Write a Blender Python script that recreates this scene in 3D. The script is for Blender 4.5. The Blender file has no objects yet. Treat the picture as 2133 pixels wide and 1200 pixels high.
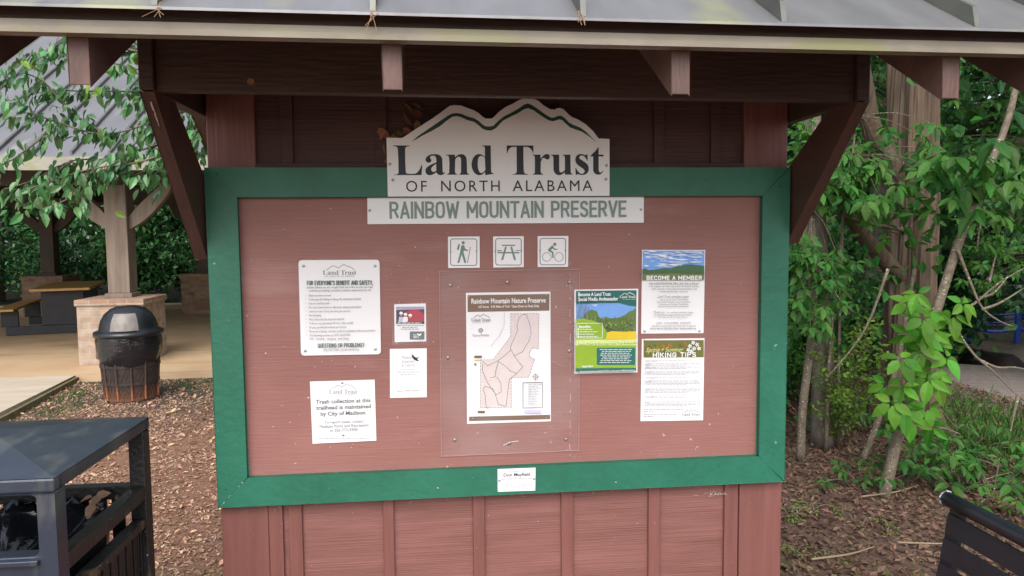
import bpy, math, random
import numpy as np
from mathutils import Vector, Matrix
from mathutils.geometry import tessellate_polygon

# ------------------------------------------------------------------ camera, world, sun, exposure
S = bpy.context.scene
C = S.collection
R = math.radians
rng = np.random.default_rng(7)
random.seed(7)
CP = np.array([-0.2553, -2.5033, 1.6239])
CR = np.array([0.99437306, -0.10550323, -0.00955389])
CU = np.array([0.01714941, 0.07132256, 0.99730587])
CF = np.array([0.10453758, 0.99185793, -0.07273055])
FOC = 1560.0
cd = bpy.data.cameras.new('camera'); cd.sensor_width = 36; cd.lens = 36 * FOC / 2133
cd.clip_start = 0.05; cd.clip_end = 400
cam = bpy.data.objects.new('camera', cd); C.objects.link(cam)
m = Matrix.Identity(4)
for i in range(3):
    m[i][0], m[i][1], m[i][2], m[i][3] = CR[i], CU[i], -CF[i], CP[i]
cam.matrix_world = m
S.camera = cam
SUN_EL, SUN_AZ = 46, 190          # behind the photographer
w = bpy.data.worlds.new('World'); S.world = w; w.use_nodes = True
nt = w.node_tree; bg = nt.nodes['Background']
sky = nt.nodes.new('ShaderNodeTexSky'); sky.sky_type = 'NISHITA'; sky.sun_disc = False
sky.sun_elevation = R(SUN_EL); sky.sun_rotation = R(SUN_AZ); sky.dust_density = 2.5
hs = nt.nodes.new('ShaderNodeHueSaturation'); hs.inputs['Saturation'].default_value = 0.5
nt.links.new(sky.outputs[0], hs.inputs['Color']); nt.links.new(hs.outputs[0], bg.inputs[0])
bg.inputs[1].default_value = 0.15
sl = bpy.data.lights.new('sun', 'SUN'); sl.energy = 1.5; sl.angle = R(55); sl.color = (1.0, 0.985, 0.965)
so = bpy.data.objects.new('sun', sl); C.objects.link(so)
az, el = R(SUN_AZ), R(SUN_EL)
sd = Vector((math.sin(az) * math.cos(el), math.cos(az) * math.cos(el), math.sin(el)))
so.rotation_euler = (-sd).to_track_quat('-Z', 'Y').to_euler()
S.view_settings.view_transform = 'Standard'; S.view_settings.look = 'None'
S.view_settings.exposure = 1.0; S.view_settings.gamma = 1

def at(px, py, y=None, z=None):
    """the point where the sight line of a photo pixel meets the plane y=... or z=..."""
    d = CF + CR * (px - 1066.5) / FOC - CU * (py - 600) / FOC
    t = (y - CP[1]) / d[1] if y is not None else (z - CP[2]) / d[2]
    return CP + t * d

# ------------------------------------------------------------------ materials
MATS = {}
def mat(name, col, rough=0.6, var=0.12, scale=(6, 6, 6), bump=0.0, bscale=None, metal=0.0, spec=0.5, col2=None,
        speck=None, speck_amt=0.0, speck_scale=60, island=0.0, transl=0.0, detail=6, grad=None, coat=0.0, patch=None, patch_thr=0.6, patch_scale=(3, 3, 3)):
    if name in MATS: return MATS[name]
    M = bpy.data.materials.new(name); M.use_nodes = True; MATS[name] = M
    t = M.node_tree; N = t.nodes; L = t.links
    b = N['Principled BSDF']; out = N['Material Output']
    b.inputs['Roughness'].default_value = rough; b.inputs['Metallic'].default_value = metal
    b.inputs['Specular IOR Level'].default_value = spec
    b.inputs['Coat Weight'].default_value = coat
    tc = N.new('ShaderNodeTexCoord')
    def mapped(sc):
        mp = N.new('ShaderNodeMapping'); mp.inputs['Scale'].default_value = sc
        L.new(tc.outputs['Object'], mp.inputs[0]); return mp
    nz = N.new('ShaderNodeTexNoise'); nz.inputs['Scale'].default_value = 1; nz.inputs['Detail'].default_value = detail
    nz.inputs['Roughness'].default_value = 0.62
    L.new(mapped(scale).outputs[0], nz.inputs['Vector'])
    rp = N.new('ShaderNodeValToRGB')
    c2 = col2 if col2 else tuple(min(1, c * (1 + var)) for c in col)
    c1 = col if col2 else tuple(c * (1 - var) for c in col)
    rp.color_ramp.elements[0].position = 0.32; rp.color_ramp.elements[1].position = 0.68
    rp.color_ramp.elements[0].color = (*c1, 1); rp.color_ramp.elements[1].color = (*c2, 1)
    L.new(nz.outputs[0], rp.inputs[0]); cur = rp.outputs[0]
    def mix(fac, colr):
        nonlocal cur
        mx = N.new('ShaderNodeMixRGB'); L.new(fac, mx.inputs[0]); L.new(cur, mx.inputs[1]); mx.inputs[2].default_value = (*colr, 1)
        cur = mx.outputs[0]
    if patch:
        n3 = N.new('ShaderNodeTexNoise'); n3.inputs['Scale'].default_value = 1; n3.inputs['Detail'].default_value = 8
        L.new(mapped(patch_scale).outputs[0], n3.inputs['Vector'])
        r3 = N.new('ShaderNodeMapRange'); r3.inputs[1].default_value = patch_thr; r3.inputs[2].default_value = patch_thr + 0.12
        L.new(n3.outputs[0], r3.inputs[0]); mix(r3.outputs[0], patch)
    if speck:
        n2 = N.new('ShaderNodeTexNoise'); n2.inputs['Scale'].default_value = speck_scale; n2.inputs['Detail'].default_value = 3
        L.new(mapped((1, 1, 1.6)).outputs[0], n2.inputs['Vector'])
        r2 = N.new('ShaderNodeMapRange'); r2.inputs[1].default_value = 1 - speck_amt; r2.inputs[2].default_value = 1 - speck_amt + 0.04
        L.new(n2.outputs[0], r2.inputs[0]); mix(r2.outputs[0], speck)
    if grad:                                    # (z0, z1, colour): wear that starts at the foot
        sp = N.new('ShaderNodeSeparateXYZ'); L.new(tc.outputs['Object'], sp.inputs[0])
        ad = N.new('ShaderNodeMath'); ad.operation = 'MULTIPLY_ADD'; L.new(nz.outputs[0], ad.inputs[0]); ad.inputs[1].default_value = 0.25
        L.new(sp.outputs[2], ad.inputs[2])
        gr = N.new('ShaderNodeMapRange'); gr.inputs[1].default_value = grad[1] + 0.12; gr.inputs[2].default_value = grad[0] + 0.12
        L.new(ad.outputs[0], gr.inputs[0]); mix(gr.outputs[0], grad[2])
    if island:
        g = N.new('ShaderNodeNewGeometry'); oi = N.new('ShaderNodeObjectInfo')
        h = N.new('ShaderNodeHueSaturation'); L.new(cur, h.inputs['Color'])
        mr = N.new('ShaderNodeMapRange'); mr.inputs[3].default_value = 1 - island; mr.inputs[4].default_value = 1 + island
        L.new(g.outputs['Random Per Island'], mr.inputs[0]); L.new(mr.outputs[0], h.inputs['Value'])
        wn = N.new('ShaderNodeTexWhiteNoise'); wn.noise_dimensions = '1D'; L.new(g.outputs['Random Per Island'], wn.inputs['W'])
        m2 = N.new('ShaderNodeMapRange'); m2.inputs[3].default_value = 0.5 - island * 0.06; m2.inputs[4].default_value = 0.5 + island * 0.06
        L.new(wn.outputs[0], m2.inputs[0]); L.new(m2.outputs[0], h.inputs['Hue']); cur = h.outputs[0]
    L.new(cur, b.inputs['Base Color'])
    if bump:
        nb = N.new('ShaderNodeTexNoise'); nb.inputs['Scale'].default_value = 1; nb.inputs['Detail'].default_value = 8
        L.new(mapped(bscale or tuple(s * 4 for s in scale)).outputs[0], nb.inputs['Vector'])
        bp = N.new('ShaderNodeBump'); bp.inputs['Strength'].default_value = bump; bp.inputs['Distance'].default_value = 0.01
        L.new(nb.outputs[0], bp.inputs['Height']); L.new(bp.outputs[0], b.inputs['Normal'])
    if transl:
        tr = N.new('ShaderNodeBsdfTranslucent'); ms = N.new('ShaderNodeMixShader'); ms.inputs[0].default_value = transl
        L.new(cur, tr.inputs[0]); L.new(b.outputs[0], ms.inputs[1]); L.new(tr.outputs[0], ms.inputs[2]); L.new(ms.outputs[0], out.inputs[0])
    return M

def brick_mat(name, c1, c2, mortar, sc=1.0):
    M = bpy.data.materials.new(name); M.use_nodes = True; t = M.node_tree; N = t.nodes; L = t.links; b = N['Principled BSDF']
    tc = N.new('ShaderNodeTexCoord'); sp = N.new('ShaderNodeSeparateXYZ'); L.new(tc.outputs['Object'], sp.inputs[0])
    ad = N.new('ShaderNodeMath'); ad.operation = 'ADD'; L.new(sp.outputs[0], ad.inputs[0]); L.new(sp.outputs[1], ad.inputs[1])
    cb = N.new('ShaderNodeCombineXYZ'); L.new(ad.outputs[0], cb.inputs[0]); L.new(sp.outputs[2], cb.inputs[1])
    br = N.new('ShaderNodeTexBrick'); br.inputs['Color1'].default_value = (*c1, 1); br.inputs['Color2'].default_value = (*c2, 1)
    br.inputs['Mortar'].default_value = (*mortar, 1); br.inputs['Scale'].default_value = sc
    br.inputs['Mortar Size'].default_value = 0.008; br.inputs['Brick Width'].default_value = 0.215; br.inputs['Row Height'].default_value = 0.075
    L.new(cb.outputs[0], br.inputs['Vector'])
    nz = N.new('ShaderNodeTexNoise'); nz.inputs['Scale'].default_value = 9; nz.inputs['Detail'].default_value = 8; L.new(tc.outputs['Object'], nz.inputs['Vector'])
    mx = N.new('ShaderNodeMixRGB'); mx.blend_type = 'MULTIPLY'; mx.inputs[0].default_value = 0.7
    rp = N.new('ShaderNodeValToRGB'); rp.color_ramp.elements[0].position = .3; rp.color_ramp.elements[1].position = .6
    rp.color_ramp.elements[0].color = (.55, .5, .45, 1); L.new(nz.outputs[0], rp.inputs[0])
    L.new(br.outputs[0], mx.inputs[1]); L.new(rp.outputs[0], mx.inputs[2]); L.new(mx.outputs[0], b.inputs['Base Color'])
    bp = N.new('ShaderNodeBump'); bp.inputs['Strength'].default_value = .7; bp.inputs['Distance'].default_value = .012; bp.invert = True
    L.new(br.outputs['Fac'], bp.inputs['Height']); L.new(bp.outputs[0], b.inputs['Normal']); b.inputs['Roughness'].default_value = .9
    return M

# ------------------------------------------------------------------ mesh helpers
class MB:
    def __init__(s): s.v = []; s.f = []
    def add(s, vs, fs):
        o = len(s.v); s.v += [tuple(map(float, p)) for p in vs]; s.f += [tuple(i + o for i in f) for f in fs]; return s
    def box(s, x0, x1, y0, y1, z0, z1):
        return s.add([(x0,y0,z0),(x1,y0,z0),(x1,y1,z0),(x0,y1,z0),(x0,y0,z1),(x1,y0,z1),(x1,y1,z1),(x0,y1,z1)],
                     [(0,3,2,1),(4,5,6,7),(0,1,5,4),(1,2,6,5),(2,3,7,6),(3,0,4,7)])
    def prism(s, poly, axis, a, b):
        """polygon in the plane normal to axis, extruded from a to b"""
        n = len(poly)
        def P(p, q):
            return (q, p[0], p[1]) if axis == 0 else (p[0], q, p[1]) if axis == 1 else (p[0], p[1], q)
        tris = tessellate_polygon([[Vector((p[0], p[1], 0)) for p in poly]])
        vs = [P(p, a) for p in poly] + [P(p, b) for p in poly]
        fs = [tuple(t) for t in tris] + [tuple(i + n for i in reversed(t)) for t in tris]
        fs += [(i, (i + 1) % n, (i + 1) % n + n, i + n) for i in range(n)]
        return s.add(vs, fs)
    def tube(s, pts, rad, n=8, caps=True, lobes=0, lobe_amp=0.0):
        pts = [np.array(p, float) for p in pts]
        if np.isscalar(rad): rad = [rad] * len(pts)
        o = len(s.v); ref = None
        for i, p in enumerate(pts):
            d = pts[min(i + 1, len(pts) - 1)] - pts[max(i - 1, 0)]; d = d / (np.linalg.norm(d) + 1e-9)
            if ref is None: ref = np.array([1, 0, 0.]) if abs(d[0]) < .8 else np.array([0, 1, 0.])
            a = ref - d * (ref @ d); a /= np.linalg.norm(a); ref = a; bb = np.cross(d, a)
            for k in range(n):
                th = 2 * math.pi * k / n; r = rad[i] * (1 + (lobe_amp * math.sin(lobes * th + i * .23) + lobe_amp * .5 * math.sin((lobes * 2 + 1) * th - i * .17) if lobes else 0))
                s.v.append(tuple(p + r * (math.cos(th) * a + math.sin(th) * bb)))
        for i in range(len(pts) - 1):
            for k in range(n):
                a0 = o + i * n + k; a1 = o + i * n + (k + 1) % n
                s.f.append((a0, a1, a1 + n, a0 + n))
        if caps:
            s.f.append(tuple(o + k for k in reversed(range(n)))); s.f.append(tuple(o + (len(pts) - 1) * n + k for k in range(n)))
        return s
    def lathe(s, prof, n=32, c=(0, 0)):
        o = len(s.v)
        for r, z in prof:
            for k in range(n):
                t = 2 * math.pi * k / n; s.v.append((c[0] + r * math.cos(t), c[1] + r * math.sin(t), z))
        for i in range(len(prof) - 1):
            for k in range(n):
                a0 = o + i * n + k; a1 = o + i * n + (k + 1) % n; s.f.append((a0, a1, a1 + n, a0 + n))
        return s
    def map(s, fn): s.v = [tuple(fn(p)) for p in s.v]; return s
    def build(s, name, M, parent=None, loc=None, smooth=False, bevel=0.0):
        me = bpy.data.meshes.new(name); me.from_pydata(s.v, [], s.f); me.update()
        return link(name, me, M, parent, loc, smooth, bevel)

def link(name, me, M, parent=None, loc=None, smooth=False, bevel=0.0):
    if M is not None: me.materials.append(M)
    if smooth: me.polygons.foreach_set('use_smooth', [True] * len(me.polygons))
    o = bpy.data.objects.new(name, me); C.objects.link(o)
    if parent is not None:
        o.parent = parent
        if loc is None:                       # vertices were given in world space
            P = parent
            off = Vector((0, 0, 0))
            while P is not None: off += P.location; P = P.parent
            me.transform(Matrix.Translation(-off))
    if loc is not None: o.location = loc
    if bevel:
        b = o.modifiers.new('bevel', 'BEVEL'); b.width = bevel; b.segments = 2; b.limit_method = 'ANGLE'; b.angle_limit = R(40)
    return o
def empty(name, loc, label, cat, group=None, rz=0):
    o = bpy.data.objects.new(name, None); C.objects.link(o); o.location = loc; o.rotation_euler.z = rz; o.empty_display_size = .1
    return tag(o, label, cat, group)
def tag(o, label, cat, group=None):
    o['label'] = label; o['category'] = cat
    if group: o['group'] = group
    return o
def kind(o, k): o['kind'] = k; return o
def copy_thing(src, loc, label=None, rz=0, scale=1.0):
    r = src.copy(); C.objects.link(r); r.location = loc; r.rotation_euler.z = rz; r.scale = (scale,) * 3
    if label: r['label'] = label
    for ch in list(src.children):
        c = ch.copy(); C.objects.link(c); c.parent = r
        for g in list(ch.children):
            d = g.copy(); C.objects.link(d); d.parent = c
    return r

# ------------------------------------------------------------------ leaf meshes
T_SMALL = (np.array([(0,0,0),(.35,.5,.06),(.72,.34,.03),(1,0,-.06),(.72,-.34,.03),(.35,-.5,.06)], float), [(0,3,2,1),(0,5,4,3)])
_b = [(0,0,0),(1,0,-.22),(.22,.42,.05),(.52,.5,.02),(.8,.27,-.1),(.22,-.42,.05),(.52,-.5,.02),(.8,-.27,-.1),(.24,0,-.01),(.52,0,-.05),(.8,0,-.14)]
T_BIG = (np.array(_b, float), [(0,8,2),(2,8,9,3),(3,9,10,4),(4,10,1),(0,5,8),(5,6,9,8),(6,7,10,9),(7,1,10)])
def unit(a): return a / (np.linalg.norm(a, axis=-1, keepdims=True) + 1e-9)
def leaf_arrays(P, D, Nn, L, W, T):
    P = np.asarray(P, float); D = unit(np.asarray(D, float)); Nn = np.asarray(Nn, float)
    Nn = unit(Nn - D * (Nn * D).sum(1, keepdims=True)); Sd = np.cross(Nn, D)
    L = np.broadcast_to(L, len(P))[:, None, None]; W = np.broadcast_to(W, len(P))[:, None, None]
    t = T[0]
    V = P[:, None] + t[None, :, :1] * L * D[:, None] + t[None, :, 1:2] * W * Sd[:, None] + t[None, :, 2:] * L * Nn[:, None]
    k = len(t)
    F = [tuple(i * k + j for j in f) for i in range(len(P)) for f in T[1]]
    return V.reshape(-1, 3), F
def leaf_mesh(name, P, D, Nn, L, W, T=T_SMALL):
    V, F = leaf_arrays(P, D, Nn, L, W, T)
    me = bpy.data.meshes.new(name); me.from_pydata(V.tolist(), [], F); me.update(); return me
def rnd(n, s=1.0): return rng.normal(0, s, (n, 3))

# ------------------------------------------------------------------ materials of the place
M_panel = mat('faded_maroon_panel', (.232, .094, .078), .55, col2=(.300, .134, .115), scale=(1.1, 1.1, 2.2), bump=.16, bscale=(9, 9, 200), patch=(.36, .19, .17), patch_thr=.6, patch_scale=(1.4, 1.4, 5), speck=(.62, .5, .46), speck_amt=.265, speck_scale=48)
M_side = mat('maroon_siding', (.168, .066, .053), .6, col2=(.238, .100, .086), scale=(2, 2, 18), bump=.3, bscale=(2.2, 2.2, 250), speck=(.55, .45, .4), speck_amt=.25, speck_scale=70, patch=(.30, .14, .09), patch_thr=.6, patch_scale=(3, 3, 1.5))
M_batten = mat('maroon_trim', (.155, .058, .047), .55, col2=(.205, .079, .066), scale=(26, 26, 2), bump=.3, bscale=(90, 90, 5), speck=(.5, .38, .32), speck_amt=.25, speck_scale=70)
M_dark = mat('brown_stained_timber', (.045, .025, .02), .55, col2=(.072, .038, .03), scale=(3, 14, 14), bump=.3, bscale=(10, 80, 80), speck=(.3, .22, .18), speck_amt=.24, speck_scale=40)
M_upper = mat('eave_shade_maroon_boards', (.06, .028, .025), .6, col2=(.085, .038, .034), scale=(2, 2, 26), bump=.4, bscale=(3, 3, 210))  # dark maroon paint, its base colour deepened to carry the shade under the eave
M_tail = mat('brown_rafter', (.075, .04, .032), .6, col2=(.13, .068, .055), scale=(22, 8, 8), bump=.3, bscale=(120, 30, 30))
M_brace = mat('brown_brace', (.06, .029, .022), .55, col2=(.10, .045, .034), scale=(22, 6, 6), bump=.3, bscale=(120, 30, 30), patch=(.45, .36, .3), patch_thr=.74, patch_scale=(24, 24, 8))
M_green = mat('green_painted_frame', (.010, .108, .062), .5, col2=(.017, .148, .09), scale=(5, 5, 5), bump=.2, bscale=(40, 40, 40), speck=(.18, .42, .33), speck_amt=.255, speck_scale=34)
M_roof = mat('weathered_metal_roof', (.16, .155, .155), .36, col2=(.23, .222, .225), scale=(7, 1.2, 3), metal=.35, bump=.06, bscale=(20, 6, 6), patch=(.27, .26, .17), patch_thr=.56, patch_scale=(5, 1.5, 3))
M_seam = mat('seam_metal', (.085, .09, .08), .45, col2=(.14, .145, .12), scale=(8, 3, 8), metal=.3)
M_fascia = mat('tan_metal_fascia', (.165, .14, .105), .5, col2=(.235, .2, .15), scale=(6, 6, 10), patch=(.19, .18, .085), patch_thr=.52, patch_scale=(6, 6, 14), bump=.1)
M_under = mat('roof_deck_boards', (.09, .045, .035), .8)
M_white = mat('white_sign_board', (.82, .84, .86), .35, .02, scale=(3, 3, 3), speck=(.35, .34, .32), speck_amt=.22, speck_scale=26)
M_white2 = mat('white_metal_sign', (.80, .79, .80), .3, .015)
M_paper = mat('white_paper', (.83, .82, .83), .45, .012)
M_steel = mat('zinc_screw', (.42, .41, .40), .35, .15, metal=.8)
M_dkplastic = mat('black_powder_coat', (.008, .011, .016), .36, col2=(.016, .02, .028), scale=(9, 9, 9), bump=.06, bscale=(160, 160, 160), spec=.5)
M_lid = mat('blue_black_powder_coat', (.014, .02, .034), .33, col2=(.028, .037, .056), scale=(5, 5, 5), bump=.08, bscale=(260, 260, 260), spec=.6, patch=(.065, .07, .075), patch_thr=.55, patch_scale=(14, 5, 5), speck=(.3, .28, .24), speck_amt=.23, speck_scale=40)
M_grime = mat('grimy_black_metal', (.007, .008, .009), .4, col2=(.018, .018, .018), scale=(7, 7, 7), bump=.3, bscale=(90, 90, 90), patch=(.13, .10, .06), patch_thr=.6, patch_scale=(11, 11, 5), speck=(.35, .34, .28), speck_amt=.29, speck_scale=60)
M_bag = mat('black_bin_liner', (.008, .009, .012), .16, .2, bump=.9, bscale=(9, 9, 16), spec=.8)
M_conc = mat('concrete_slab', (.40, .26, .14), .85, col2=(.50, .36, .22), scale=(.8, .8, .8), bump=.2, bscale=(40, 40, 40), patch=(.33, .21, .11), patch_thr=.55, patch_scale=(.7, 2.2, 1))
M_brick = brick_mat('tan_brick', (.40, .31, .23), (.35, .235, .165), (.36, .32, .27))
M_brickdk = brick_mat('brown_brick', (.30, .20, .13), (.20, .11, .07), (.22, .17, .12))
M_cap = brick_mat('brick_cap', (.36, .24, .165), (.31, .19, .13), (.36, .31, .26), 1.0)
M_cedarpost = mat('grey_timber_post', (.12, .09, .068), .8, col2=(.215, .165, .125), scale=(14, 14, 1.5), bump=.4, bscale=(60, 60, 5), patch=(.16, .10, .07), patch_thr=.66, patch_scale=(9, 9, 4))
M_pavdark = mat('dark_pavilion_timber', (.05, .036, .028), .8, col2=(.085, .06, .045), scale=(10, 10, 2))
M_bark = mat('cedar_bark', (.05, .034, .023), .9, col2=(.135, .09, .058), scale=(22, 22, 2.0), bump=1.0, bscale=(60, 60, 3), patch=(.10, .10, .07), patch_thr=.6, patch_scale=(5, 5, 1.2))
M_bark2 = mat('grey_bark', (.075, .06, .045), .9, col2=(.17, .14, .11), scale=(16, 16, 7), bump=.9, bscale=(40, 40, 16))
M_twig = mat('lichen_twig', (.085, .062, .042), .85, col2=(.18, .145, .10), scale=(30, 30, 30), bump=.5, speck=(.5, .48, .4), speck_amt=.36, speck_scale=70)
M_leafbright = mat('bright_green_leaf', (.105, .285, .03), .5, var=.18, scale=(3, 3, 3), island=.38, transl=.5, spec=.25)
M_leafmid = mat('mid_green_leaf', (.032, .112, .018), .5, col2=(.066, .19, .03), scale=(2, 2, 2), island=.4, transl=.4, spec=.25)
M_leafdog = mat('drooping_leaf', (.055, .145, .05), .3, col2=(.10, .235, .075), scale=(2.2, 2.2, 2.2), island=.55, transl=.35, spec=.5)
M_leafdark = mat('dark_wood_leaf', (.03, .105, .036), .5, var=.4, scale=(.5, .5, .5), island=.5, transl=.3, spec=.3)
M_leaflime = mat('lime_leaf', (.14, .26, .03), .45, var=.2, scale=(3, 3, 3), island=.35, transl=.45, spec=.4)
M_litter = mat('dry_leaf_litter', (.09, .05, .03), .8, col2=(.165, .10, .066), scale=(4, 4, 4), island=.5, spec=.3)
M_chip = mat('wood_chips', (.27, .145, .09), .85, col2=(.45, .30, .215), scale=(5, 5, 5), island=.5, spec=.3)
M_grass = mat('grass_blades', (.07, .16, .03), .5, var=.3, scale=(3, 3, 3), island=.4, transl=.4, spec=.3)
M_tabletop = mat('tan_table_boards', (.55, .29, .085), .5, col2=(.64, .37, .13), scale=(20, 1.5, 8))
M_blue = mat('blue_painted_steel', (.012, .05, .26), .4, .15)
M_acrylic = bpy.data.materials.new('clear_plastic_sheet'); M_acrylic.use_nodes = True
_t = M_acrylic.node_tree; _p = _t.nodes['Principled BSDF']; _p.inputs['Roughness'].default_value = .12; _p.inputs['Base Color'].default_value = (.9, .9, .9, 1)
_tr = _t.nodes.new('ShaderNodeBsdfTransparent'); _tr.inputs[0].default_value = (.985, .985, .985, 1); _ms = _t.nodes.new('ShaderNodeMixShader')
_n = _t.nodes.new('ShaderNodeTexNoise'); _n.inputs['Scale'].default_value = 5; _n.inputs['Detail'].default_value = 8; _r = _t.nodes.new('ShaderNodeMapRange'); _r.inputs[1].default_value = .4; _r.inputs[2].default_value = .75; _r.inputs[3].default_value = .015; _r.inputs[4].default_value = .06
_c = _t.nodes.new('ShaderNodeTexCoord'); _t.links.new(_c.outputs['Object'], _n.inputs['Vector']); _t.links.new(_n.outputs[0], _r.inputs[0]); _t.links.new(_r.outputs[0], _ms.inputs[0])
_t.links.new(_tr.outputs[0], _ms.inputs[1]); _t.links.new(_p.outputs[0], _ms.inputs[2]); _t.links.new(_ms.outputs[0], _t.nodes['Material Output'].inputs[0])

def ground_mat():
    M = bpy.data.materials.new('forest_ground'); M.use_nodes = True; t = M.node_tree; N = t.nodes; L = t.links; b = N['Principled BSDF']; b.inputs['Roughness'].default_value = .95
    tc = N.new('ShaderNodeTexCoord'); sp = N.new('ShaderNodeSeparateXYZ'); L.new(tc.outputs['Object'], sp.inputs[0])
    def noise(sc, det=8):
        n = N.new('ShaderNodeTexNoise'); n.inputs['Scale'].default_value = sc; n.inputs['Detail'].default_value = det; n.inputs['Roughness'].default_value = .65; L.new(tc.outputs['Object'], n.inputs['Vector']); return n.outputs[0]
    def ramp(src, p0, p1, c0, c1):
        r = N.new('ShaderNodeValToRGB'); r.color_ramp.elements[0].position = p0; r.color_ramp.elements[1].position = p1; r.color_ramp.elements[0].color = (*c0, 1); r.color_ramp.elements[1].color = (*c1, 1); L.new(src, r.inputs[0]); return r.outputs[0]
    def mix(f, a, c):
        x = N.new('ShaderNodeMixRGB'); L.new(f, x.inputs[0]); L.new(a, x.inputs[1]); L.new(c, x.inputs[2]); return x.outputs[0]
    def step(src, a, c, wob=0):
        if wob:
            ad = N.new('ShaderNodeMath'); ad.operation = 'MULTIPLY_ADD'; L.new(noise(1.3), ad.inputs[0]); ad.inputs[1].default_value = wob; L.new(src, ad.inputs[2]); src = ad.outputs[0]
        r = N.new('ShaderNodeMapRange'); r.inputs[1].default_value = a; r.inputs[2].default_value = c; L.new(src, r.inputs[0]); return r.outputs[0]
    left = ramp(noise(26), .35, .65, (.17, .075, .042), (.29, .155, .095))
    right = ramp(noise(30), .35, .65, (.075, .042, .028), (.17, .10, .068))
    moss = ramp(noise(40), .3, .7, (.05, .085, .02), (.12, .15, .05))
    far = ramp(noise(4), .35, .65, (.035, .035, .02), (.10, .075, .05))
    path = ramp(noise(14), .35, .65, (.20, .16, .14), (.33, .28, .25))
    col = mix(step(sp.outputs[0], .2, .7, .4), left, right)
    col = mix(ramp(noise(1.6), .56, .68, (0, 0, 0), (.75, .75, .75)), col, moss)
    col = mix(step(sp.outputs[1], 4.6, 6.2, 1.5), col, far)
    # the dirt path that crosses behind the trees on the right
    dx = N.new('ShaderNodeMath'); dx.operation = 'MULTIPLY_ADD'; L.new(sp.outputs[0], dx.inputs[0]); dx.inputs[1].default_value = -.95; L.new(sp.outputs[1], dx.inputs[2])
    ab = N.new('ShaderNodeMath'); ab.operation = 'ADD'; L.new(dx.outputs[0], ab.inputs[0]); ab.inputs[1].default_value = .7
    ab2 = N.new('ShaderNodeMath'); ab2.operation = 'ABSOLUTE'; L.new(ab.outputs[0], ab2.inputs[0])
    inx = step(sp.outputs[0], 4.2, 5.2, .6); pm = step(ab2.outputs[0], 2.3, 1.2, .7)
    ml = N.new('ShaderNodeMath'); ml.operation = 'MULTIPLY'; L.new(inx, ml.inputs[0]); L.new(pm, ml.inputs[1])
    col = mix(ml.outputs[0], col, path)
    L.new(col, b.inputs['Base Color'])
    bp = N.new('ShaderNodeBump'); bp.inputs['Strength'].default_value = .8; bp.inputs['Distance'].default_value = .03; L.new(noise(45), bp.inputs['Height']); L.new(bp.outputs[0], b.inputs['Normal'])
    return M

# ------------------------------------------------------------------ ground and slab
g = MB()
n = 150; xs = np.linspace(-60, 60, n)
def ground_z(x, y):
    d = max(0.0, min(1.0, ((x * .68 + y * .73) - 8.0) / 6.5)) * max(0.0, min(1.0, (x - 2.0) / 3.0))
    return -1.35 * d * d * (3 - 2 * d)
V = [(x, y, ground_z(x, y)) for y in xs for x in xs]
g.add(V, [(j*n+i, j*n+i+1, (j+1)*n+i+1, (j+1)*n+i) for j in range(n-1) for i in range(n-1)])
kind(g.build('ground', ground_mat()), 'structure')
s = MB(); s.prism([(-15, 6.3), (-4.29, 6.3), (-2.0, 6.38), (-2.0, 15.6), (-15, 15.6)], 2, -.1, .08)
kind(s.build('concrete_slab', M_conc, bevel=.012), 'structure')
s = MB(); s.prism([(-15, 6.295), (-15, -6), (-3.55, -6), (-4.08, 4.46), (-4.29, 6.295)], 2, -.1, .078)
kind(s.build('concrete_walkway', mat('pale_concrete', (.40, .33, .24), .85, col2=(.50, .43, .335), scale=(1.2, 4, 1), bump=.25, bscale=(20, 60, 40)), bevel=.012), 'structure')
s = MB(); s.prism([(-4.285, 6.30), (-4.075, 4.46), (-3.545, -6), (-3.50, -6), (-4.03, 4.46), (-4.24, 6.30)], 2, -.1, .06)
kind(s.build('slab_edging', mat('mossy_edging', (.10, .085, .04), .95, col2=(.19, .16, .08), scale=(12, 12, 12))), 'structure')

# ------------------------------------------------------------------ the information kiosk
TL = .0053
def smooth_path_(p): return [np.array(q, float) for q in p]
def tilt(p): return (p[0], p[1], p[2] - TL * p[0])
K = empty('information_kiosk', (0, 0.07, 0), 'maroon roofed notice board kiosk with green frame and metal roof', 'kiosk')
for x0, x1 in ((-.966, -.815), (.815, .972)):
    MB().box(x0, x1, 0, .15, 0, 2.3).build('post', M_batten, K, bevel=.004)
MB().box(-.90, .90, -.004, -.0006, .80, 1.80).build('display_panel', M_panel, K)
MB().box(-.8148, .8148, .02, .045, 0, .86).build('lower_siding', M_side, K)
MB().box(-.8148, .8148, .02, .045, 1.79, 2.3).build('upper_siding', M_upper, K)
MB().box(-.966, .966, .1505, .165, 0, 2.3).build('rear_siding', M_side, K)
for x0, x1 in ((-.8146, -.769), (-.75, -.706), (-.438, -.402), (-.133, -.093), (.174, .216), (.485, .527), (.762, .812)):
    MB().box(x0, x1, .004, .0195, 0, .80).build('batten', M_batten, K, bevel=.002)
for x0, x1 in ((-.736, -.698), (-.434, -.398), (-.13, -.095), (.175, .21), (.50, .536), (.70, .735)):
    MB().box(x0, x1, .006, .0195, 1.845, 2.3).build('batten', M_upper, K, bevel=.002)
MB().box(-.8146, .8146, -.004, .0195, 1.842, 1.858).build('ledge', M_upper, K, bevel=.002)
X0, X1, Z0, Z1, FW = -.965, .965, .741, 1.839, .0935
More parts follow.
